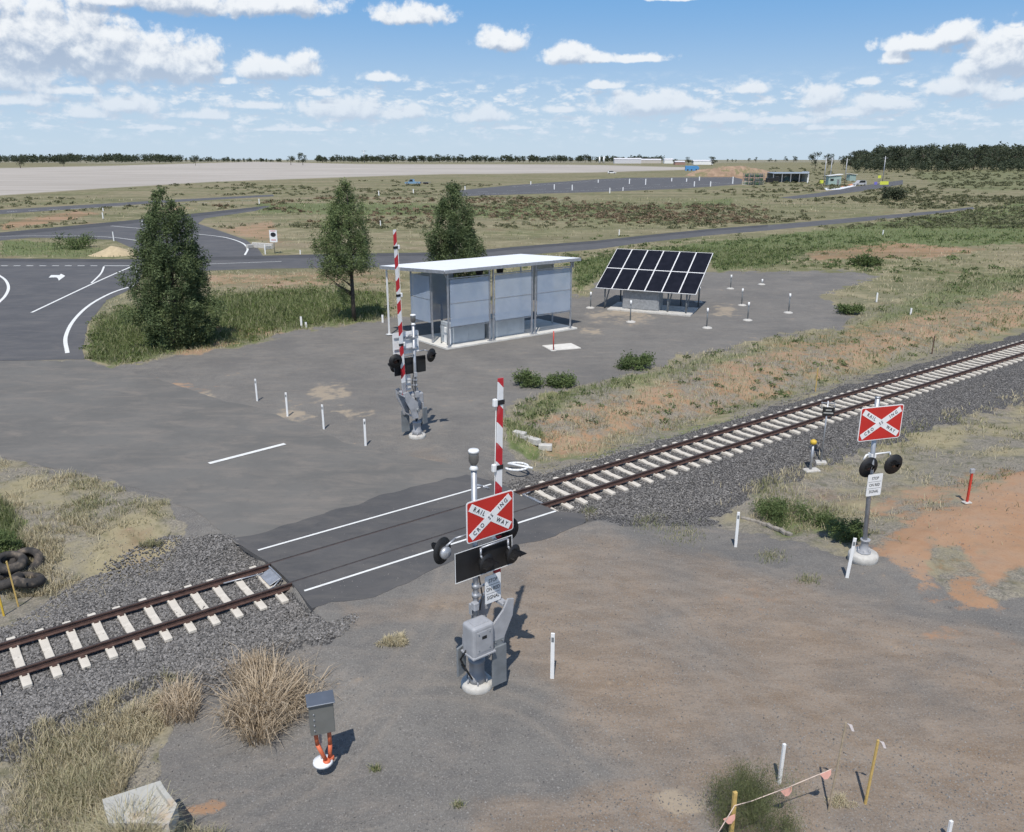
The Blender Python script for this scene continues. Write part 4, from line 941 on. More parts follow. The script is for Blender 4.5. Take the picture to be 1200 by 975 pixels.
for (a, b) in ((.2, 3.3),):
    mb = MB(); mb.box(((a+b)/2, 4.22, 2.6), (b-a, .02, 3.2)); mb.build('mesh_panel', SHP, sh)
mb = MB(); mb.box((LW+.06, 3.4, 2.85), (.02, 2.2, 2.8)); mb.build('mesh_panel', SHP, sh)
for (x, w_, d_, h_, mat_) in ((2.0, 2.6, 1.2, 1.32, M('cabinet_pale', (.46, .50, .53), .5, .2, .06, 2)), (5.1, 2.9, 1.3, 1.32, M('cabinet_pale', (.5, .5, .5))), ):
    mb = MB(); mb.box((x, 1.25, .1+h_/2), (w_, d_, h_), None, .02); cb = mb.build('cabinet', mat_, sh)
    mb = MB(); mb.box((x-w_/4, 1.25-d_/2-.006, .1+h_/2), (w_/2-.06, .012, h_-.12)).box((x+w_/4, 1.25-d_/2-.006, .1+h_/2), (w_/2-.06, .012, h_-.12)); mb.build('door', mat_, cb)
mb = MB(); mb.box((.9, 1.0, .6), (.6, .7, 1.0), None, .02); mb.build('switch_box', WHITE, sh)
mb = MB(); mb.tube([(.35, .6, .1), (.35, .6, 1.3), (.35, 1.3, 1.3), (.35, 1.3, .1)], .03); mb.build('hand_rail', DGREY, sh)
for x in (4.3, 6.0):
    mb = MB(); mb.lathe([(.001, 3.95), (.22, 3.97), (.24, 4.1), (.24, 4.45), (.2, 4.6)], (x, 2.6, 0), 14); mb.build('vent_cowl', BLACK, sh)
# ------------------------------------------------------------------ solar array
L0 = Vector((6.56, 65.06, 1.62)); eu = Vector((7.44, -3.6, 0)).normalized(); ev = Vector((2.12, 4.37, 2.59)); Wd = 7.95; Hd = ev.length; ev.normalize(); en = eu.cross(ev).normalized()
so_ = empty('solar_array', (L0.x, L0.y, 0), 0, 'tilted solar array of twelve dark panels with pale frames on the pad', 'solar array')
L = Vector((0, 0, L0.z))
PV, nt_, b_ = newmat('solar_cells')
tc = N(nt_, 'ShaderNodeTexCoord').outputs['Object']
c_ = mixc(nt_, ramp(nt_, noise(nt_, tc, 2, 3), .3, .7), (.009, .009, .013), (.014, .014, .020)); nt_.links.new(c_, b_.inputs['Base Color']); b_.inputs['Roughness'].default_value = .3; b_.inputs['Specular IOR Level'].default_value = .22
for i in range(6):
    for j in range(2):
        w_ = Wd/6; h_ = Hd/2; o_ = L+eu*(w_*(i+.5))+ev*(h_*(j+.5))
        mb = MB(); mb.prism([(-w_/2+.004, -h_/2+.004), (w_/2-.004, -h_/2+.004), (w_/2-.004, h_/2-.004), (-w_/2+.004, h_/2-.004)], o_, eu, ev, .05); fr = mb.build('panel', GALV if False else WHITE, so_)
        mb = MB(); k_ = .045; mb.prism([(-w_/2+k_, -h_/2+k_), (w_/2-k_, -h_/2+k_), (w_/2-k_, h_/2-k_), (-w_/2+k_, h_/2-k_)], o_+en*.027, eu, ev, .004); mb.build('solar_cells', PV, fr)
for t_ in (.08, .34, .72, .90):
    P0 = L+eu*(Wd*t_)
    f0 = P0+ev*.5-en*.06; f1 = P0+ev*(Hd-.6)-en*.06
    mb = MB(); mb.cyl(Vector((f0.x, f0.y, 0)), f0, .06).cyl(Vector((f1.x, f1.y, 0)), f1, .06).cyl(Vector((f0.x, f0.y, .1)), P0+ev*(Hd*.55)-en*.06, .05); mb.build('support_leg', DGREY, so_)
for q in (.12, .5, .88):
    mb = MB(); mb.cyl(L+ev*(Hd*q)-en*.07, L+eu*Wd+ev*(Hd*q)-en*.07, .045); mb.build('rail', GALV, so_)
mb = MB(); mb.prism([(1.1, -.3), (7.7, -.3), (7.4, 3.3), (.8, 3.3)], (0, 0, .05), eu, Vector((3.6, 7.44, 0)).normalized(), .10); mb.build('slab', CONC, so_)
cbx = tag(MB().box((0, 0, .95), (2.9, 1.2, 1.75), Matrix.Rotation(math.atan2(eu.y, eu.x), 3, 'Z'), .03).build('battery_cabinet', M('cabinet_mid', (.30, .31, .32), .55, .2), so_, L+eu*3.5+Vector((.5, .9, 0))-Vector((0, 0, L.z))))
for k in (-.7, .7):
    mb = MB(); mb.box((k, -.612, .95), (1.3, .02, 1.55)); o_ = mb.build('door', M('cabinet_mid', (.3, .3, .3)), cbx); o_.rotation_euler = (0, 0, math.atan2(eu.y, eu.x))
# white-footed bollards on the pad
bl = [((692, 361), 342, 'slim bollard on a white footing just before the left end of the solar array'), ((738.5, 377.5), 352, 'taller bollard with white cap on a white footing in front of the solar array'), ((828, 384.5), 361, 'slim bollard on a white footing nearest the track off the array corner'), ((876, 375.5), 354, 'slim bollard with bright tip on the widest white footing beyond the array'), ((924, 366.7), 344, 'slim bollard on a white footing farthest along the pad from the array'),
      ((869, 358), 338, 'slim bollard on a white footing behind the wide-footed one'), ((819, 354), 336, 'bollard on a white footing tight behind the array corner'), ((856, 338.5), 322, 'short bollard on a white footing at the back of the pad'), ((893, 333.5), 327, 'low white footing at the back edge of the pad')]
for (p, yt, lab) in bl:
    b = GT(*p); h = zat(b, yt)-b.z; e = empty('bollard', b, 0, lab, 'bollard', 'white-footed bollards on the pad')
    mb = MB(); mb.lathe([(.36, -.02), (.33, .05), (.20, .10), (.001, .12)], (random.uniform(-.05, .05), 0, 0), 18); mb.build('footing', CONC, e)
    mb = MB(); mb.cyl((0, 0, .1), (0, 0, h), .045); mb.build('post', DGREY, e)
    mb = MB(); mb.cyl((0, 0, h-.32), (0, 0, h), .07); mb.build('cap', WHITE, e)
# small white posts by the grass
for (x, y, yt, lab) in ((353.5, 383.5, 371, 'taller white peg at the grass edge by the pad'), (358.7, 383.5, 377.5, 'shorter white peg at the grass edge by the pad'), (448.5, 378, 369, 'pale peg beside the tall tree shadow')):
    guide_post(x, y, yt, lab, 0, .07, WHITE, 'peg', 'pegs at the grass edge', 'peg', False)
# ------------------------------------------------------------------ vegetation helpers
def rand_dirs(n, rng):
    v = rng.normal(size=(n, 3)); return v/np.linalg.norm(v, axis=1, keepdims=True)
def leaf_tris(cen, size, rng, up=.5, asp=.5, flat=1.0):
    """one slim triangle per centre; size array"""
    n = len(cen); d = rand_dirs(n, rng); d[:, 2] += up; d[:, 2] *= flat; d /= np.linalg.norm(d, axis=1, keepdims=True)
    s = np.cross(d, rand_dirs(n, rng)); s /= np.linalg.norm(s, axis=1, keepdims=True)+1e-9
    sz = np.asarray(size).reshape(-1, 1)*np.ones((n, 1))
    a = cen-d*sz*.5-s*sz*asp*.5; b = cen-d*sz*.5+s*sz*asp*.5; c = cen+d*sz*.6
    V = np.stack([a, b, c], 1).reshape(-1, 3); Fq = np.arange(n*3).reshape(n, 3); return V, Fq
def clump_points(clumps, per, rng, shell=.45):
    P = []; K = []
    for i, (c, r) in enumerate(clumps):
        m = max(3, int(per*r[0]*r[1])) if per > 0 else -per
        d = rand_dirs(m, rng)*(rng.random((m, 1))**shell)
        P.append(np.array(c)+d*np.array(r)); K.append(np.full(m, i))
    return np.concatenate(P), np.concatenate(K)
def trunk_mesh(name, pts, radii, limbs=()):
    mb = MB()
    for (a, b, r0, r1) in zip(pts, pts[1:], radii, radii[1:]): mb.cyl(a, b, r0, r1, 9)
    for (a, b, r0, r1) in limbs: mb.cyl(a, b, r0, r1, 6)
    return mb.mesh(name)
BARK = M('bark', (.085, .068, .055), .9, 0, .3, 6, .6, 20)
PINE = leafmat('cypress_foliage', (.052, .078, .034), (.18, .225, .10))
PINE2 = leafmat('open_pine_foliage', (.075, .11, .042), (.23, .28, .12))
EUC = leafmat('far_tree_foliage', (.042, .054, .034), (.098, .115, .068))
SHR = leafmat('shrub_foliage', (.055, .082, .028), (.165, .215, .082))
GRASS = leafmat('grass_blades', (.085, .112, .036), (.195, .235, .092), (.54, .47, .32))
def profile_tree(name, base, h, prof, nclump, per, leaf, label, rng, mat, rz=0, crk=.34, trunk_r=.2, t0=.03, skew=None, drop=None, limbs=0):
    e = empty(name, base, rz, label, 'tree')
    ts = [p[0] for p in prof]; rs = [p[1] for p in prof]
    cl = []
    for i in range(nclump):
        while True:
            t = rng.uniform(t0, 1)
            R = np.interp(t, ts, rs)
            if rng.random() < (R/max(rs))**1.0+.08: break
        a = rng.uniform(0, 2*math.pi); lob = 1+.17*math.sin(3*a+t*9)+.14*math.sin(7*a-t*23)
        k = rng.uniform(.25, 1)**.5
        rr = R*k*lob
        if drop and drop(t, a, rng): continue
        x, y, z = rr*math.cos(a), rr*math.sin(a), t*h
        if skew: x += skew(t)
        cr = crk*rng.uniform(.65, 1.25)*(.55+.45*min(1, R/max(rs)*1.4))
        cl.append(((x, y, z), (cr, cr, cr*rng.uniform(1.1, 1.7))))
    P, K = clump_points(cl, per, rng)
    ct = rng.random(len(cl))
    V, Fq = leaf_tris(P, rng.uniform(leaf*.6, leaf*1.5, len(P)), rng, .35, .5, .7)
    tint = np.repeat(np.clip(ct[K]*.7+rng.random(len(P))*.4-.05, 0, 1), 3)
    me = np_mesh('crown', V, Fq, 3, mat, dict(tint=tint)); link('crown', me, None, e)
    lm = []
    for i in range(limbs):
        c, r = cl[rng.integers(len(cl))]; z0 = max(.4, c[2]-math.hypot(c[0], c[1])*rng.uniform(.4, .9)); lm.append(((0, 0, z0), c, .05, .015))
    tm = trunk_mesh('trunk', [(0, 0, -.1), (0, 0, h*.3), (0.05, 0, h*.6), (0, 0, h*.93)], [trunk_r, trunk_r*.75, trunk_r*.45, .03], lm); tm.materials.append(BARK); link('trunk', tm, None, e)
    return e
rg = np.random.default_rng(5)
profile_tree('cypress_pine', G(210, 405), 9.5, [(0, 1.4), (.08, 2.0), (.2, 2.4), (.37, 2.3), (.55, 1.95), (.7, 1.6), (.82, 1.2), (.91, .8), (.97, .42), (1, .1)], 470, 1000, .12,
    'dense broad cone-shaped dark pine standing in green grass by the road', rg, PINE, 0, .40, .2, .02, limbs=20)
profile_tree('cypress_pine', G(415, 376), 10.1, [(0, .2), (.16, .6), (.26, 1.3), (.36, 1.95), (.5, 1.95), (.65, 1.6), (.8, 1.0), (.92, .5), (1, .1)], 360, 900, .10,
    'tall open pine with bare lower trunk standing between road and shelter', rg, PINE2, 0, .42, .17, .12, skew=lambda t: -.25+.1*math.sin(t*9), drop=lambda t, a, r: t < .36 and (math.cos(a) > -.1 or r.random() < .45), limbs=46)
profile_tree('cypress_pine', G(533, 352), 9.6, [(0, 1.4), (.2, 2.45), (.4, 2.35), (.6, 1.8), (.8, 1.15), (.92, .6), (1, .12)], 330, 650, .13,
    'broad dark pine rising from behind the shelter roof', rg, PINE, 0, .5, .2, .1, limbs=16)
# ------------------------------------------------------------------ grass
def zone(px, py):
    """(pad, ballast, green, red) at picture points"""
    pad = smooth(-5, 5, sdf(px, py, P_PAD, 1.6)); bal = np.maximum(smooth(-4, 4, sdf(px, py, P_BAL, 1.6)), smooth(-4, 4, sdf(px, py, P_BALR, 1.6)))
    g_ = np.zeros_like(px); r_ = np.zeros_like(px)
    for p, s, k in P_GREEN: g_ = np.maximum(g_, smooth(-s, s, sdf(px, py, p, 1.6))*k)
    for p, s, k in P_RED: r_ = np.maximum(r_, smooth(-s, s, sdf(px, py, p, 1.6))*k)
    road = np.zeros(px.shape, bool)
    for p in list(P_ROADS.values())+[P_APP]: road |= sdf(px, py, p) > -1.5
    fld = (sdf(px, py, P_FIELD) > -1) | (sdf(px, py, P_FIELD2) > -.5)
    return pad, bal, g_, r_, road, fld
def unproj(px, py):
    X = None; z = np.zeros_like(px)
    for _ in range(4):
        u = (px-600)/F; v = (487.5-py)/F; dy = cp+v*sp; dz = -sp+v*cp; t = (HC-z)/-dz
        X = u*t; Y = dy*t; z = T(X, Y)
    return X, Y, z
def scatter(n, x0, x1, y0, y1, rng):
    return rng.uniform(x0, x1, n), rng.uniform(y0, y1, n)
def blades(name, X, Y, Z, hgt, wid, tint, dry, lean, rng, label=None):
    n = len(X); a = rng.uniform(0, 2*math.pi, n); b = rng.uniform(0, 2*math.pi, n)
    w = wid/2; L = lean*hgt*rng.uniform(.2, 1, n)
    B = np.stack([X, Y, Z], 1); s = np.stack([np.cos(a), np.sin(a), 0*a], 1)*w[:, None]
    m = B+np.stack([np.cos(b)*L*.35, np.sin(b)*L*.35, hgt*.6], 1); t = B+np.stack([np.cos(b)*L, np.sin(b)*L, hgt], 1)
    V = np.stack([B-s, B+s, m+s*.7, m-s*.7, t], 1).reshape(-1, 3)
    i = np.arange(n)[:, None]*5
    Fq = np.concatenate([i+np.array([0, 1, 2]), i+np.array([0, 2, 3]), i+np.array([3, 2, 4])], 0)
    me = np_mesh(name, V, Fq, 3, GRASS, dict(tint=np.repeat(tint, 5), dry=np.repeat(dry, 5)))
    return me
rg = np.random.default_rng(21)
def field_grass(name, n, box, kind='all'):
    px, py = scatter(n, *box, rg)
    pad, bal, gr, rd, road, fld = zone(px, py)
    X, Y, Z = unproj(px, py)
    cl = fbm(X*.9, Y*.9, 4, 33); cl2 = fbm(X*.22, Y*.22, 3, 41); fine = vnoise(X*3.1, Y*3.1, 8)
    dens_ = np.clip((cl-.40)*3.6, .04, 1)*np.clip((fine-.25)*1.7, .06, 1)
    dens_ = np.maximum(dens_, gr*.85)*(1-rd*.6*(1+.6*(py > 535)))
    edge_ = np.clip(pad+.25*(cl-.5), 0, 1); 
    keep = (rg.random(n) < dens_) & (rg.random(n) > edge_*1.02-.0) & (rg.random(n) > bal*.985) & ~road & ~fld & (pad < .75)
    c = X*RN.x+Y*RN.y-QC; s_ = X*RD.x+Y*RD.y
    keep &= ~((np.abs(c) < 2.3)) & ~((s_ > 7.2) & (s_ < 17.3) & (np.abs(c) < 3.4))
    X, Y, Z, gr, cl, cl2 = [q[keep] for q in (X, Y, Z, gr, cl, cl2)]; m = len(X)
    dist = np.hypot(X, Y)+4
    h = (.08+.17*rg.random(m)**1.8)*(1+gr*.9)*(.55+cl*1.0); w = np.maximum(.012, dist*.00075)*rg.uniform(.6, 1.4, m)
    h = np.maximum(h, dist*.0022)
    dry = np.clip((.80+(cl2-.5)*2.2)*(1-gr*.98)+rg.normal(0, .24, m), 0, 1)
    return blades(name, X, Y, Z-.02, h, w, np.clip(rg.normal(.5, .28, m), 0, 1), dry, .9, rg)
for nm, n, box in (('dry_grass', 120000, (-60, 260, 530, 700)), ('dry_grass', 170000, (-60, 300, 740, 990)), ('verge_grass', 230000, (570, 1260, 290, 640)), ('roadside_grass', 90000, (95, 470, 318, 432)), ('verge_grass', 60000, (-40, 1240, 232, 345))):
    tag(link(nm, field_grass(nm, n, box)), kind='stuff')
# sparse weeds dotted over the pads
px, py = scatter(2600, 400, 1240, 560, 760, rg); spots = [(905, 652, 18), (948, 680, 14), (800, 625, 30), (760, 612, 25), (690, 600, 12), (440, 902, 7), (537, 945, 6), (125, 925, 16)]
P_ = []
for (x, y, r) in spots:
    k = int(r*16); a = rg.normal(0, r*.5, k); b = rg.normal(0, r*.22, k); P_.append(np.stack([x+a, y+b], 1))
P_ = np.concatenate(P_); X, Y, Z = unproj(P_[:, 0], P_[:, 1]); m = len(X)
me = blades('pad_weeds', X, Y, Z-.01, rg.uniform(.05, .16, m), rg.uniform(.01, .02, m), rg.uniform(.2, 1, m), np.clip(rg.normal(.35, .3, m), 0, 1), 1.0, rg)
tag(link('pad_weeds', me), kind='stuff')
# dry grass tussocks (things)
def tussock(px, py, R, H, n, label, dry=1.0, tint=.5, group=None, w=.013, nc=9, flat=0.0):
    """a clump of several leaning sheaves of uneven height, arching outwards"""
    b = GT(px, py); V = []; Fq = []; D = []; Ti = []
    cx = rg.normal(0, R*.42, nc); cy = rg.normal(0, R*.36, nc); ch = rg.uniform(.45, 1.0, nc); cr = R*rg.uniform(.18, .45, nc); cw = ch*cr; cw = cw/cw.sum()
    ca = rg.uniform(0, 6.28, nc); cs = rg.uniform(0, .5, nc)
    k = rg.choice(nc, n, p=cw); r = cr[k]*np.sqrt(rg.random(n)); a = rg.uniform(0, 2*math.pi, n)
    X = cx[k]+r*np.cos(a); Y = cy[k]+r*np.sin(a)
    hh = H*ch[k]*rg.uniform(.3, 1.05, n); ln = rg.uniform(.15, .8, n)*(.45+.7*r/cr[k])+flat
    ox = np.cos(a)*ln+np.cos(ca[k])*cs[k]+rg.normal(0, .25, n); oy = np.sin(a)*ln+np.sin(ca[k])*cs[k]+rg.normal(0, .25, n)
    out = np.stack([ox, oy], 1)*hh[:, None]; az_ = np.arctan2(oy, ox)+rg.normal(0, .8, n)
    s = np.stack([-np.sin(az_), np.cos(az_), 0*a], 1)*(w*rg.uniform(.4, 1.2, n)/2)[:, None]
    B = np.stack([X, Y, 0*X-.02], 1); lv = [B]
    for t, zf in ((.35, .55), (.7, .88), (1.0, .92)): lv.append(B+np.concatenate([out*(t**1.6), (hh*zf)[:, None]], 1))
    droop = rg.random(n) < .4; lv[3][droop, 2] -= hh[droop]*rg.uniform(.2, .6, int(droop.sum()))
    for l_ in lv[1:]: l_[:, 2] = np.maximum(l_[:, 2], .02)
    V = np.stack([lv[0]-s, lv[0]+s, lv[1]-s, lv[1]+s, lv[2]-s*.7, lv[2]+s*.7, lv[3]], 1).reshape(-1, 3)
    i = np.arange(n)[:, None]*7
    Fq = np.concatenate([i+np.array(q) for q in ((0, 1, 3), (0, 3, 2), (2, 3, 5), (2, 5, 4), (4, 5, 6))], 0)
    me = np_mesh('grass_tussock', V, Fq, 3, GRASS, dict(tint=np.repeat(np.clip(rg.normal(tint, .3, n), 0, 1), 7), dry=np.repeat(np.clip(rg.normal(dry, .15, n), 0, 1.0), 7)))
    return tag(link('grass_tussock', me, None, None, b), label, 'grass tuft', group)
TUS = leafmat('straw_blades', (.32, .245, .16), (.64, .53, .39))
def straw(o): o.data.materials.clear(); o.data.materials.append(TUS); return o
straw(tussock(320, 832, .95, 1.05, 2100, 'large dead straw-coloured grass tussock beside the control box', w=.022, nc=20, flat=.3))
straw(tussock(300, 805, .55, .95, 900, 'smaller leaning dead clump behind the large dead tussock', w=.022))
tussock(459, 752, .42, .22, 1500, 'small flat pale yellow grass tuft alone on the grey pad', w=.016)
straw(tussock(205, 835, .6, .65, 1100, 'tall pale straw tuft at the foot of the ballast bank', w=.016, nc=14))
tussock(165, 850, .55, .45, 1200, 'shorter yellow tuft next to the tall pale straw tuft', w=.015)
tussock(984, 940, .25, .14, 500, 'tiny dry tuft at the base of the bunting stake', w=.012)
tussock(178, 640, .28, .28, 400, 'small olive tuft at the edge of the ballast by the approach road', .5, .5)
tussock(98, 925, .8, .38, 2200, 'low fuzzy green grass mound at the bottom by the headwall', .68, .8, w=.011, nc=26)
tussock(150, 1006, .8, 1.05, 5200, 'yellowing grass mound overgrowing the headwall slab', .8, .8, w=.012, nc=26)
tussock(212, 990, .6, .3, 1400, 'grass mound spilling past the end of the headwall', .7, .6, w=.012, nc=14)
# fine bush at the bottom
def bush(px, py, R, H, n, leaf, label, mat, nm='bush', group=None, asp=.45, clumps=14, up=.5, cat='bush'):
    b = GT(px, py); cl = []
    for i in range(clumps):
        a = rg.uniform(0, 6.28); r = R*.72*rg.random()**.5; z = H*rg.uniform(.25, .78)*(1-.5*(r/R)**2); q = R*rg.uniform(.28, .45)
        cl.append(((r*math.cos(a), r*math.sin(a), z), (q, q, min(q, H*.42))))
    P, K = clump_points(cl, -int(n/clumps), rg, .8); P += rg.normal(0, R*.06, P.shape); P[:, 2] = np.maximum(P[:, 2], .02)
    V, Fq = leaf_tris(P, rg.uniform(leaf*.6, leaf*1.4, len(P)), rg, up, asp, .7 if up < 1 else 1); ct = rg.random(len(cl))
    e = empty(nm, b, 0, label, cat, group)
    me = np_mesh('foliage', V, Fq, 3, mat, dict(tint=np.repeat(np.clip(ct[K]*.55+rg.random(len(P))*.5, 0, 1), 3))); link('foliage', me, None, e)
    mb = MB()
    for i in range(6):
        c = cl[rg.integers(len(cl))][0]; mb.cyl((0, 0, -.05), c, .02*R+.008, .006, 5)
    mb.build('stem', BARK, e); return e
FINE = leafmat('fine_bush_foliage', (.075, .092, .038), (.21, .23, .11))
bush(884, 962, .92, 1.0, 26000, .045, 'fine feathery green bush at the bottom with the bunting across it', FINE, asp=.14, clumps=34, up=1.4)
bush(620, 452, .95, .85, 2000, .12, 'low leafy green bush on the pad, nearer the boom gate of a pair', SHR)
bush(658, 453, .98, .7, 2000, .12, 'low leafy green bush on the pad below the white pit lid, right of a pair', SHR)
bush(747, 430, 1.4, .8, 2400, .13, 'spreading leafy bush at the grass edge of the pad beyond the bush pair', SHR)
bush(997, 368, 1.2, .8, 1800, .16, 'bush at the pad edge nearest the last bollards', SHR)
bush(1013, 311, 2.2, 1.3, 1800, .25, 'rounded bush in front of the bare red strip', SHR)
bush(1044, 234, 4.5, 4.0, 1600, .6, 'dark round bush standing by the far access road', EUC)
bush(0, 650, .7, .7, 3600, .08, 'dark green bush cut by the picture edge beside the tyre pile', SHR)
bush(990, 630, .75, .65, 3600, .07, 'dark green weed clump in shade behind the boomless signal', SHR)
bush(915, 608, 1.1, .65, 4200, .07, 'broad green weed clump at the concrete edge of the pad', SHR)
bush(960, 616, .7, .5, 2400, .06, 'smaller green weed clump along the same concrete edge', SHR)
bush(85, 291, 3.2, 1.9, 1800, .25, 'round green bush on the traffic island by the sand heap', SHR)
bush(1190, 172+22, 6, 5.5, 1600, .8, 'round bush at the foot of the far wood at the picture edge', EUC)
# mid-distance scrub: countless low clumps
def scrub(name, n, box, rad, lf, per=26, thr=.5, mat=None):
    px, py = scatter(n, *box, rg); pad, bal, gr, rd, road, fld = zone(px, py); X, Y, Z = unproj(px, py)
    cl = fbm(X*.028, Y*.028, 3, 77)
    keep = (rg.random(n) < np.clip((cl-.38)*2.6+gr*thr, 0, 1)*(1-rd)) & (pad < .1) & (bal < .1) & ~road & ~fld
    X, Y, Z, gr, cl = [q[keep] for q in (X, Y, Z, gr, cl)]; m = len(X)
    dist = np.hypot(X, Y); R = rg.uniform(.5, 1.3, m)*rad*(.45+dist/420)
    d = rand_dirs(m*per, rg)*(rg.random((m*per, 1))**.4); d[:, 2] = np.abs(d[:, 2])*.62
    P = np.repeat(np.stack([X, Y, Z], 1), per, 0)+d*np.repeat(R, per)[:, None]
    V, Fq = leaf_tris(P, np.repeat(R, per)*lf*rg.uniform(.7, 1.3, m*per), rg, .0, .8, .45)
    tint = np.repeat(np.repeat(rg.random(m)*.7, per)+rg.random(m*per)*.3, 3)
    tag(link(name, np_mesh(name, V, Fq, 3, mat or EUC, dict(tint=tint, dry=0*tint))), kind='stuff')
SCR = leafmat('scrub_foliage', (.085, .092, .045), (.205, .205, .115))
scrub('scrub', 7500, (-40, 1240, 212, 268), .85, .42, mat=SCR)
scrub('far_scrub', 2200, (880, 1240, 197, 245), .8, .5, mat=SCR)
scrub('dry_scrub', 2400, (250, 900, 232, 262), .8, .55, mat=leafmat('dry_scrub_foliage', (.17, .12, .08), (.30, .235, .15)))
scrub('green_scrub', 1500, (660, 1240, 276, 345), .75, .34, 26, .7, SHR)
scrub('verge_weeds', 1500, (590, 1240, 300, 500), .5, .35, 26, .6, SHR)
scrub('roadside_weeds', 900, (95, 460, 325, 430), .62, .3, 30, .9, leafmat('weed_foliage', (.065, .095, .025), (.17, .22, .07)))
# ------------------------------------------------------------------ ballast stones
STN, nt_, b_ = newmat('ballast_stone'); at = N(nt_, 'ShaderNodeAttribute', attribute_name='tint').outputs['Fac']
c_ = mixc(nt_, at, (.070, .067, .064), (.275, .260, .244)); nt_.links.new(c_, b_.inputs['Base Color']); b_.inputs['Roughness'].default_value = .85
def stones(name, n, box, smin, smax, thin=1.0):
    px, py = scatter(n, *box, rg); pad, bal, gr, rd, road, fld = zone(px, py); X, Y, Z = unproj(px, py)
    c = X*RN.x+Y*RN.y-QC; s_ = X*RD.x+Y*RD.y
    inn_ = (s_ > 7.55) & (s_ < 17.0) & (np.abs(c) < 3.3)
    on = np.where(np.abs(c) < 2.2, 1, bal); keep = (rg.random(n) < on*thin) & ~inn_
    # keep the sleepers and rails clear
    ph1 = np.abs(((7.35-s_+.31) % .62)-.31) < .15; ph2 = np.abs(((s_-17.05+.3325) % .665)-.3325) < .15
    ontie = np.where(s_ < 10, ph1, ph2) & (np.abs(c) < 1.32)
    keep &= ~(ontie & (rg.random(n) > .012)) & ~((np.abs(np.abs(c)-.73) < .10))
    X, Y, Z, c, ontie = [q[keep] for q in (X, Y, Z, c, ontie)]; m = len(X)
    r = rg.uniform(smin, smax, m)
    base = np.array([(1, 0, 0), (-1, 0, 0), (0, 1, 0), (0, -1, 0), (0, 0, 1), (0, 0, -1)], float)
    tri = np.array([(0, 2, 4), (2, 1, 4), (1, 3, 4), (3, 0, 4), (2, 0, 5), (1, 2, 5), (3, 1, 5), (0, 3, 5)])
    q = rand_dirs(m, rg); ang = rg.uniform(0, 6.28, m); ca, sa = np.cos(ang), np.sin(ang)
    V = base[None]*rg.uniform(.6, 1.25, (m, 6, 1)); V = V+rg.normal(0, .12, V.shape)
    K = q[:, None, :]; V = V*ca[:, None, None]+np.cross(K, V)*sa[:, None, None]+K*(K*V).sum(-1, keepdims=True)*(1-ca[:, None, None])
    zz_ = Z+r*.15+np.where(ontie, .04, 0)+.01*rg.random(m)
    V = V*r[:, None, None]*np.array([1, 1, .75])+np.stack([X, Y, zz_], 1)[:, None, :]
    Fq = (np.arange(m)[:, None, None]*6+tri[None]).reshape(-1, 3)
    tag(link(name, np_mesh(name, V.reshape(-1, 3), Fq, 3, STN, dict(tint=np.repeat(rg.random(m), 6)))), kind='stuff')
stones('ballast_gravel', 95000, (-60, 430, 590, 900), .022, .046)
stones('ballast_gravel', 60000, (560, 1240, 400, 640), .025, .05)
# loose gravel over the pads
px, py = scatter(70000, 60, 1240, 560, 990, rg); pad, bal, gr, rd, road, fld = zone(px, py); X, Y, Z = unproj(px, py)
k = ((pad > .6) | (rg.random(len(px)) < .6)) & (bal < .5) & ~road & (rg.random(len(px)) < .25+.75*np.clip((fbm(X*.7, Y*.7, 3, 5)-.42)*5, 0, 1)); X, Y, Z = X[k], Y[k], Z[k]; m = len(X); r = .007+.022*rg.random(m)**3
base = np.array([(1, 0, 0), (-.5, .87, 0), (-.5, -.87, 0), (0, 0, 1)], float); V = base[None]*r[:, None, None]*rg.uniform(.6, 1.3, (m, 4, 1)); a = rg.uniform(0, 6.28, m)
V = np.stack([V[..., 0]*np.cos(a)[:, None]-V[..., 1]*np.sin(a)[:, None], V[..., 0]*np.sin(a)[:, None]+V[..., 1]*np.cos(a)[:, None], V[..., 2]], -1)+np.stack([X, Y, Z], 1)[:, None, :]
Fq = (np.arange(m)[:, None, None]*4+np.array([(0, 1, 3), (1, 2, 3), (2, 0, 3)])[None]).reshape(-1, 3)
tag(link('loose_gravel', np_mesh('loose_gravel', V.reshape(-1, 3), Fq, 3, STN, dict(tint=np.repeat(np.clip(rg.random(m)*.9+.15, 0, 1.6), 4)))), kind='stuff')
# ------------------------------------------------------------------ far trees
def far_tree_mesh(seed, kind=0):
    r = np.random.default_rng(seed); cl = []; n = int(r.integers(7, 12))
    for i in range(n):
        a = r.uniform(0, 6.28); k = r.random()**.6*.34; cl.append(((k*math.cos(a), k*math.sin(a), r.uniform(.26, .86)), (r.uniform(.14, .24),)*2+(r.uniform(.10, .17),)))
    P, K = clump_points(cl, -70, r); V, Fq = leaf_tris(P, r.uniform(.03, .075, len(P)), r, .3, .8); ct = r.random(n)
    cm = np_mesh('crown', V, Fq, 3, EUC, dict(tint=np.repeat(np.clip(ct[K]*.6+r.random(len(P))*.4, 0, 1), 3)))
    tm = trunk_mesh('trunk', [(0, 0, -.02), (.01, 0, .3), (.02, .01, .55)], [.022, .017, .01], [((.01, 0, .3), c[0], .012, .004) for c in cl[:6]]); tm.materials.append(BARK)
    return cm, tm
FT = [far_tree_mesh(100+i) for i in range(7)]
def far_tree(px, py, ptop, label, group='distant paddock trees', wide=1.0, i=None, nm='gum_tree'):
    b = G(px, py); h = max(2, zat(b, ptop)); e = empty(nm, b, random.uniform(0, 6.28), label, 'tree', group)
    cm, tm = FT[random.randrange(7) if i is None else i]
    e.scale = (h*wide, h*wide, h)
    link('crown', cm, None, e); link('trunk', tm, None, e); return e
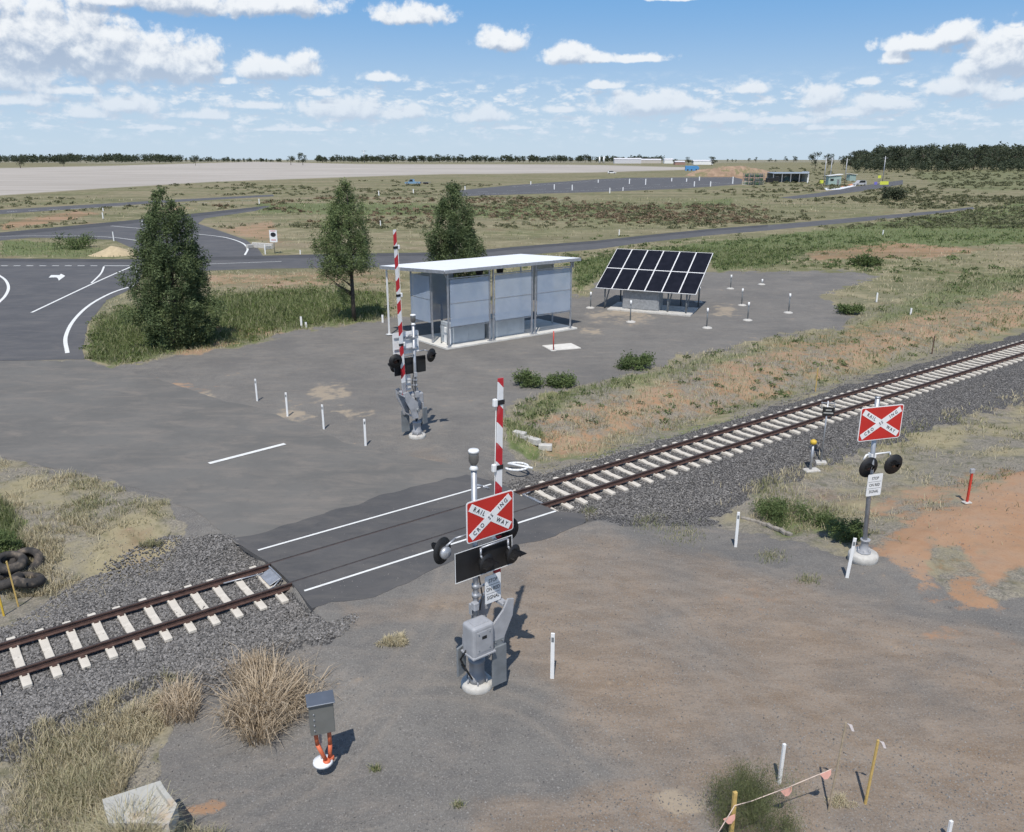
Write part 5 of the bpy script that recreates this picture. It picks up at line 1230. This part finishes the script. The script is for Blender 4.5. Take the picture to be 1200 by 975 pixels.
for (x, y, t, w, lab) in ((24, 197, 181, 1.3, 'dark spreading tree cluster standing at the pale field edge nearest the picture corner'), (75, 195, 181, 1.0, 'dark round tree alone in the pale field before the long wood'), (229, 194, 180, .9, 'lone tree with a bare trunk at the end of the long wood'),
    (341, 193.5, 179, 1.0, 'dense round tree on the pale field, first of a close pair'), (355, 193.5, 177, 1.0, 'thin-crowned tree on the pale field, second of a close pair'), (430, 191, 180, .9, 'tallest tree of the row behind the middle of the pale field'),
    (744, 191.5, 181.5, .8, 'tall dark tree by the distant farm sheds'), (806, 193, 183, 1.2, 'dark tree cluster next to the distant white shed'), (834, 194, 182.5, 1.4, 'widest dark tree beyond the earth mound'), (792, 193, 184, 1.2, 'dark tree between the farm sheds'),
    (955, 198, 177, 1.0, 'large dark tree at the near end of the far wood'), (970, 197, 178, 1.0, 'second large tree in the near end of the far wood'), (988, 197, 180, .9, 'third tree in the near end of the far wood'), (1105, 199, 166.5, .9, 'tallest tree standing above the far wood')):
    far_tree(x, y, t, lab, None, w)
rr = random.Random(3)
x = 372
while x < 780:
    far_tree(x, 190.6, 190.6-rr.uniform(6, 11.5), 'small dark tree in the thin row along the far edge of the pale field', 'thin far tree row', rr.uniform(.8, 1.5)); x += rr.uniform(4, 10)
for x, t, w in ((852, 186, 1), (858, 186, 1), (862, 186.5, 1), (877, 185, 1.3), (886, 183.5, 1), (902, 185, 1.6), (909, 186, 1), (921, 182.5, 1), (930, 182.5, 1.2), (933, 184, 1)):
    far_tree(x, 190, t, 'small lone tree on the far skyline short of the big wood', 'skyline trees', w)
x = 998
while x < 1225:
    for row in range(2):
        far_tree(x+rr.uniform(-3, 3), 199-row*3+rr.uniform(-1, 1), rr.uniform(167, 179)+max(0, (1035-x)/6)-(x-1000)*.015, 'tall dark gum tree in the front of the far wood', 'gum trees in the far wood', rr.uniform(.85, 1.2))
    x += rr.uniform(6, 10)
def wood(name, x0, x1, y0, y1, htop, n, leaf, mat=EUC):
    px = rg.uniform(x0, x1, n); py = rg.uniform(y0, y1, n)
    u = (px-600)/F; v = (487.5-py)/F; dy = cp+v*sp; dz = -sp+v*cp; t = HC/-dz; X, Y = u*t, dy*t
    top = htop(px); hh = HC+Y*((-sp+(487.5-top)/F*cp)/(cp+(487.5-top)/F*sp)); hh = np.maximum(hh, 2)*rg.uniform(.75, 1.05, n)
    per = 60; R = hh*rg.uniform(.22, .4, n)
    d = rand_dirs(n*per, rg)*(rg.random((n*per, 1))**.4); d[:, 2] = d[:, 2]*1.0
    P = np.repeat(np.stack([X, Y, hh*.55], 1), per, 0)+d*np.stack([np.repeat(R, per)]*2+[np.repeat(hh*.45, per)], 1)
    V, Fq = leaf_tris(P, np.repeat(R, per)*leaf*rg.uniform(.7, 1.3, n*per), rg, .3, .9)
    tint = np.repeat(np.repeat(rg.random(n)*.6, per)+rg.random(n*per)*.3, 3)
    tag(link(name, np_mesh(name, V, Fq, 3, mat, dict(tint=tint))), kind='stuff')
wood('far_wood', -80, 215, 190.3, 191.3, lambda x: 180.8+np.sin(x*.13)*.6-(x > 60)*.8, 420, .4)
wood('far_wood', 215, 330, 189.8, 190.4, lambda x: 183.5+(x-215)*.02+np.sin(x*.3), 90, .45)
wood('far_wood', 990, 1260, 192, 197, lambda x: 173+np.sin(x*.09)*3+np.sin(x*.31)*2.5-(x-990)*.014+np.clip((1040-x)/50, 0, 1)*7, 420, .35)
wood('far_wood', 372, 780, 189.9, 190.3, lambda x: 182.2+np.sin(x*.2)*1.4, 300, .5)
wood('low_scrub', 1000, 1260, 197, 202, lambda x: 185.5+np.sin(x*.2)*3, 300, .4)
# ------------------------------------------------------------------ vehicles and far site
CARG = M('car_glass', (.02, .022, .025), .15, 0, 0, 2)
def car(px, py, rz, col, label, nm='parked_car', L=4.9, H=1.75, ute=False, scale=1.0, cat='car'):
    b = G(px, py); e = empty(nm, b, rz, label, cat); e.scale = (scale,)*3
    pm = M('car_paint_%.2f_%.2f' % (col[0], col[2]), col, .3, .2, .05, 2)
    mb = MB()
    if ute: out = [(-L/2, .35), (L/2, .35), (L/2, .85), (L/2-1.2, .98), (L/2-1.9, H), (L/2-3.0, H), (L/2-3.2, .98), (-L/2, .95)]
    else: out = [(-L/2, .35), (L/2, .35), (L/2, .8), (L/2-1.1, .98), (L/2-1.9, H), (-L/2+.5, H-.03), (-L/2+.08, 1.0)]
    mb.prism(out, (0, 0, 0), (1, 0, 0), (0, 0, 1), 1.75); bd = mb.build('body', pm, e)
    mb = MB(); x1 = L/2-1.35; x0 = (L/2-3.05) if ute else -L/2+.45
    mb.prism([(x0+.15, 1.03), (x1-.12, 1.03), (x1-.55, H-.1), (x0+.25, H-.1)], (0, 0, 0), (1, 0, 0), (0, 0, 1), 1.78); mb.build('window', CARG, e)
    mb = MB(); mb.prism([(-.7, 0), (.7, 0), (.6, .62), (-.6, .62)], (L/2-1.52, 0, 1.02), (0, 1, 0), Vector((-.6, 0, .8)).normalized(), .03); mb.build('windscreen', CARG, e)
    for sx_ in (-1, 1):
        for sy in (-1, 1):
            mb = MB(); mb.cyl((sx_*(L/2-.85), sy*.70, .36), (sx_*(L/2-.85), sy*.92, .36), .36, .36, 18); w = mb.build('wheel', RUB, e)
            mb = MB(); mb.cyl((sx_*(L/2-.85), sy*.915, .36), (sx_*(L/2-.85), sy*.93, .36), .2, .2, 12); mb.build('rim', GALV, w)
    for sy in (-.6, .6):
        mb = MB(); mb.box((L/2+.005, sy, .72), (.03, .3, .16), None, .01); mb.build('headlight', WHITE, e)
        mb = MB(); mb.box((-L/2-.005, sy, .75), (.03, .22, .2), None, .01); mb.build('tail_light', RED, e)
    return e
c = car(484, 216.3, math.radians(172), (.22, .36, .50), 'blue utility vehicle towing a flat trailer along the highway', 'utility_vehicle', 5.4, 1.85, True, 1.35, 'pickup')
p = G(499, 215.8); e = empty('flat_trailer', p, math.radians(172), 'flat dark trailer behind the blue utility vehicle', 'trailer')
mb = MB(); mb.box((0, 0, .9), (5.0, 2.2, .16)); mb.build('deck', DGREY, e)
for k in (-.6, .6): mb = MB(); mb.cyl((k, -1.1, .45), (k, 1.1, .45), .45, .45, 14); mb.build('wheel', RUB, e)
mb = MB(); mb.box((2.9, 0, .7), (1.4, .12, .12)); mb.build('drawbar', DGREY, e)
car(717, 203.6, 0, (.80, .80, .80), 'small white car driving far out along the highway', scale=1.4)
car(1007, 217.5, math.radians(200), (.55, .55, .55), 'silver four-wheel drive parked by the far access road', 'parked_car', 4.9, 1.9, scale=1.25)
def rel(px, py): return G(px, py)
def boxthing(nm, px, py, size, rz, mat, label, cat, extra=None, loc=None):
    b = G(px, py); e = empty(nm, b, rz, label, cat); mb = MB(); mb.box((0, 0, size[2]/2), size, None, .05); mb.build('body', mat, e)
    if extra: extra(e)
    return e
# long transport shed at the far site
b = G(925, 213.5); e = empty('open_shed', b, math.radians(4), 'long low open-fronted grey shed with vehicles under it at the far site', 'shed')
mb = MB(); mb.box((0, 3, 4.6), (19, 9, .35), Matrix.Rotation(.05, 3, 'X'), .03); mb.build('roof', M('shed_roof', (.36, .40, .44), .5, .3), e)
mb = MB(); mb.box((0, 7.3, 2.2), (19, .2, 4.4)); mb.build('rear_wall', DGREY, e)
for k in range(5): mb = MB(); mb.box((-9.2+k*4.6, -1.2, 2.15), (.3, .3, 4.3)); mb.build('post', GREY, e)
mb = MB(); mb.box((9.5, 3, 2.7), (.25, 8.6, 5.2)); mb.build('end_wall', WHITE, e)
boxthing('parked_truck', 905, 213.8, (6.5, 2.4, 2.2), 0, BLACK, 'black vehicle parked at the open end of the far shed', 'truck', lambda e: [MB().box((2.2, 0, 2.5), (2.0, 2.2, 1.2), None, .2).build('cab', BLACK, e)]+[MB().cyl((k, -1.25, .5), (k, 1.25, .5), .5, .5, 14).build('wheel', RUB, e) for k in (-2.3, 2.2)])
boxthing('parked_truck', 926, 213, (7, 2.4, 2.6), .1, M('teal_paint', (.16, .26, .27), .5), 'blue-green truck parked inside the far shed', 'truck', lambda e: [MB().box((-3.2, 0, 2.6), (1.8, 2.3, 1.4), None, .2).build('cab', WHITE, e)]+[MB().cyl((k, -1.25, .5), (k, 1.25, .5), .5, .5, 14).build('wheel', RUB, e) for k in (-2.3, 2.2)])
# crate cages
for i, (x, y) in enumerate(((874, 216.5), (880, 216.8), (886, 217), (891, 216.6))):
    b = G(x, y); e = empty('wire_cage', b, .2, ['white-based stacked cage at the near end of the cage row by the highway', 'second stacked cage with green load by the highway', 'third stacked dark cage by the highway', 'last stacked dark cage toward the shed'][i], 'cage', 'stacked cages by the highway')
    for j in range(3):
        mb = MB()
        for sx_ in (-1, 1):
            for sy in (-1, 1): mb.box((sx_*1.1, sy*1.1, .9+j*1.75), (.12, .12, 1.7))
        for z in (.1, .9, 1.7): mb.box((0, -1.1, z+j*1.75), (2.2, .1, .1)).box((0, 1.1, z+j*1.75), (2.2, .1, .1)).box((1.1, 0, z+j*1.75), (.1, 2.2, .1)).box((-1.1, 0, z+j*1.75), (.1, 2.2, .1))
        mb.build('cage_frame', WHITE if (j == 0 and i == 0) else DGREY, e)
        mb = MB(); mb.box((.1, 0, .7+j*1.75), (1.6, 1.6, 1.1), None, .2); mb.build('load', M('green_load', (.05, .13, .05), .7) if (i+j) % 2 == 0 else M('green_grey_load', (.13, .15, .12), .8), e)
# small hut with sloped roof, masts and signs
b = G(976, 217); e = empty('site_hut', b, .1, 'small pale green site hut with a white skillion roof', 'hut')
mb = MB(); mb.box((0, 0, 2.1), (6, 3, 4.2), None, .05); mb.build('wall', M('hut_wall', (.30, .40, .37), .6), e)
mb = MB(); mb.box((0, 0, 4.5), (7, 4, .25), Matrix.Rotation(-.1, 3, 'Y')); mb.build('roof', WHITE, e)
mb = MB(); mb.box((1.6, -1.52, 1.4), (1.1, .05, 2.4)); mb.build('door', DGREY, e); mb = MB(); mb.box((-1.4, -1.52, 2.4), (1.6, .05, 1.0)); mb.build('window', CARG, e)
b = G(997, 212); e = empty('site_hut', b, .3, 'smaller second hut roof beyond the silver four-wheel drive', 'hut')
mb = MB(); mb.box((0, 0, 1.7), (4, 3, 3.4)); mb.build('wall', M('hut_wall', (.3, .4, .37)), e); mb = MB(); mb.box((0, 0, 3.6), (5, 4, .2), Matrix.Rotation(.1, 3, 'Y')); mb.build('roof', WHITE, e)
tag(sheet('gravel_strip', gpts([(966, 220.5), (985, 219), (1003, 216.5), (1003, 218), (985, 222), (968, 223)]), .03, WHITE), 'bright white rubble strip beside the far hut', 'rubble', kind='stuff')
tag(sheet('orange_dirt_strip', gpts([(985, 218.2), (1000, 215), (1003, 216.4), (986, 219.4)]), .035, M('orange_dirt', (.55, .24, .12), .9)), kind='structure')
for (x, y, t, lab) in ((965, 218, 184, 'thin pale mast beside the pale green hut, first from the shed'), (972, 217, 184.5, 'thin pale mast rising just behind the pale green hut'), (989.5, 216.5, 185, 'thin pale mast between the two huts'), (1034, 214, 183, 'thin pale pole with crossarm near the yellow signs'), (427, 190.6, 176, 'very thin mast on the horizon above the thin tree row'), (702.5, 191.5, 183.5, 'pale silo-like stack at the distant farm, first of two'), (707.5, 191.5, 183.5, 'pale silo-like stack at the distant farm, second of two')):
    b = G(x, y); h = zat(b, t); e = empty('mast', b, 0, lab, 'mast'); r = b.y*.0004 if 'silo' not in lab else 2.2
    mb = MB(); mb.cyl((0, 0, 0), (0, 0, h), r*1.3, r, 8); mb.build('pole', GALV if 'silo' not in lab else WHITE, e)
    if 'crossarm' in lab or 'thin' in lab: mb = MB(); mb.box((0, 0, h*.93), (b.y*.006, r, r)); mb.build('crossarm', GALV, e)
FL = M('fluoro_yellow', (.62, .66, .08), .5)
for (x, y, t, w, lab) in ((1030, 213, 205.5, 1.6, 'round fluorescent yellow sign on a pole beside the far access road'), (1036, 216.5, 212.5, 4.0, 'wide low fluorescent yellow board by the far access road'), (962.5, 217.5, 211, 1.7, 'fluorescent yellow sign standing before the pale green hut'), (1026, 217, 213, 1.4, 'small violet-blue sign by the far access road')):
    b = G(x, y); h = zat(b, t); e = empty('road_sign', b, 0, lab, 'sign')
    mb = MB(); mb.cyl((0, .05, 0), (0, .05, h), .09); mb.build('pole', GALV, e)
    mb = MB(); mb.prism(rrect(w, min(w, 2.2)*.9, .3), (0, 0, h-min(w, 2.2)*.45), (1, 0, 0), (0, 0, 1), .08); mb.build('plate', FL if 'yellow' in lab else M('violet', (.18, .16, .5)), e)
# warning sign on the near verge of the side road
b = G(322, 297); h = zat(b, 269.5); e = empty('warning_sign', b, math.radians(-8), 'white sign with a dark symbol above red lettering beside the side road', 'sign')
mb = MB(); mb.cyl((0, .04, 0), (0, .04, h), .05); mb.build('pole', GALV, e)
mb = MB(); mb.prism(rrect(1.0, 1.5, .08), (0, 0, h-.75), (1, 0, 0), (0, 0, 1), .03); pl = mb.build('plate', WHITE, e)
mb = MB(); mb.prism([(.35*math.cos(a*.314), .18+.28*math.sin(a*.314)) for a in range(20)], (0, -.02, h-.75), (1, 0, 0), (0, 0, 1), .01); mb.build('symbol', LETTER, pl)
mb = MB(); mb.box((0, -.02, h-1.22), (.6, .01, .08)).box((0, -.02, h-.12), (.7, .01, .07)); mb.build('lettering', RED, pl)
# sand heap on the island
p = G(131, 299); n = 40; V = [(0, 0, 1.35)]; 
xs_, ys_ = np.meshgrid(np.linspace(-1, 1, 30), np.linspace(-1, 1, 30)); rr_ = np.sqrt(xs_**2+ys_**2)
zs_ = np.clip(1-rr_, 0, 1)**.8*1.1*(.8+.4*fbm(xs_*2+5, ys_*2, 3, 2))*(1+.5*xs_)-.05; vi = np.arange(900).reshape(30, 30)
tag(link('sand_heap', np_mesh('sand_heap', np.stack([xs_*2.9, ys_*2.0, zs_], -1).reshape(-1, 3), np.stack([vi[:-1, :-1], vi[:-1, 1:], vi[1:, 1:], vi[1:, :-1]], -1).reshape(-1, 4), 4, M('pale_sand', (.46, .37, .23), .9, 0, .1, 2, .5, 20), None, True), None, None, p), 'small heap of pale yellow sand on the grassy traffic island', 'sand heap')
# concrete drain end by the slip road
b = G(308, 291); e = empty('drain_headwall', b, -.5, 'pale concrete drain end wall where the slip road meets the side road', 'headwall')
mb = MB(); mb.box((0, 0, .35), (3.6, .3, .7), None, .04); mb.build('wall', CONC, e); mb = MB(); mb.box((1.6, -.6, .25), (.3, 1.4, .5), None, .04).box((-1.6, -.6, .25), (.3, 1.4, .5), None, .04); mb.build('wing_wall', CONC, e)
# earth mound and blue thing near the highway
b = G(858, 206.2); xs_, ys_ = np.meshgrid(np.linspace(-1, 1, 50), np.linspace(-1, 1, 24))
zs_ = np.clip(1-xs_**2-ys_**2, 0, 1)**.7*6.5*(.7+.6*fbm(xs_*4+2, ys_*3, 3, 8))-.3; vi = np.arange(1200).reshape(24, 50)
tag(link('earth_mound', np_mesh('earth_mound', np.stack([xs_*34, ys_*9, zs_], -1).reshape(-1, 3), np.stack([vi[:-1, :-1], vi[:-1, 1:], vi[1:, 1:], vi[1:, :-1]], -1).reshape(-1, 4), 4, M('mound_soil', (.30, .21, .145), .95, 0, .2, .3, 0, 40, col2=(.19, .17, .09), cth=(.5, .6)), None, True), None, None, b), kind='structure')
boxthing('blue_truck', 810, 200, (13, 3.2, 5.0), 0, M('blue_paint', (.08, .26, .52), .5), 'bright blue truck body beyond the highway near the earth mound', 'truck', lambda e: [MB().box((6.5, 0, 2.6), (3, 3, 3), None, .3).build('cab', M('blue_paint', (.1, .3, .6)), e)]+[MB().cyl((k, -1.7, .8), (k, 1.7, .8), .8, .8, 14).build('wheel', RUB, e) for k in (-4, 0, 5)])
# farm sheds on the horizon
for (x, y, w, h, mat_, lab) in ((735, 191.6, 60, 9, M('shed_pale', (.56, .56, .58)), 'long pale grey farm shed by the far silos'), (762, 191.4, 46, 7, M('shed_tan', (.50, .46, .42)), 'low tan farm building on the horizon'), (783, 191.6, 20, 8, WHITE, 'small white farm building between dark trees'), (823, 193, 44, 7.5, WHITE, 'wide white farm shed next to the widest dark tree'), (796, 193.2, 22, 6, M('shed_red', (.33, .20, .16)), 'low reddish farm building before the dark trees')):
    b = G(x, y); k = b.y/1900; e = empty('farm_shed', b, .1, lab, 'shed')
    mb = MB(); mb.box((0, 0, h*k/2), (w*k, 14, h*k)); mb.build('wall', mat_, e)
    mb = MB(); mb.prism([(-7.6, 0), (7.6, 0), (0, 2.6*k)], (0, 0, h*k), (0, 1, 0), (0, 0, 1), w*k*1.02); mb.build('roof', M('far_roof', (.6, .6, .62)), e)
# far guide posts
gp = [(121, 247.5, 243.5), (121, 257, 249), (167, 263.5, 257.5), (133.5, 282.5, 271.5), (311, 298, 286.5), (304, 240, 233), (444, 229.5, 223.5), (484.5, 227, 221.5), (545, 222.5, 218), (622, 216.3, 212.5), (649.5, 222, 216), (670.5, 223, 216.5), (701, 214, 210.5), (714.5, 226.5, 220), (730, 223.5, 219.5), (737.5, 215.5, 209.5), (756.5, 216.5, 209.5), (787, 212.5, 208.5), (804.5, 213, 209), (819.5, 211.5, 207), (813.5, 218.5, 212.5), (832.5, 218.5, 212.5), (858.5, 215.5, 207), (725.5, 276, 269), (446, 266, 258.5), (1034.5, 275, 269.5), (946, 215, 208), (160.5, 320, 312), (1027, 354, 343), (1067, 369, 361), (536, 297.5, 292), (352, 298, 293)]
gm_ = {}
me = MB().box((0, 0, .5), (1, .6, 1)).mesh('post'); me.materials.append(WHITE)
for i, (x, y, t) in enumerate(gp):
    b = G(x, y); h = zat(b, t); w = max(.12, b.y*.0011)
    o = link('guide_post', me, None, None, b); o.scale = (w, w, h)
    tag(o, 'white roadside guide post beside the far roads', 'guide post', 'white guide posts along the far roads')
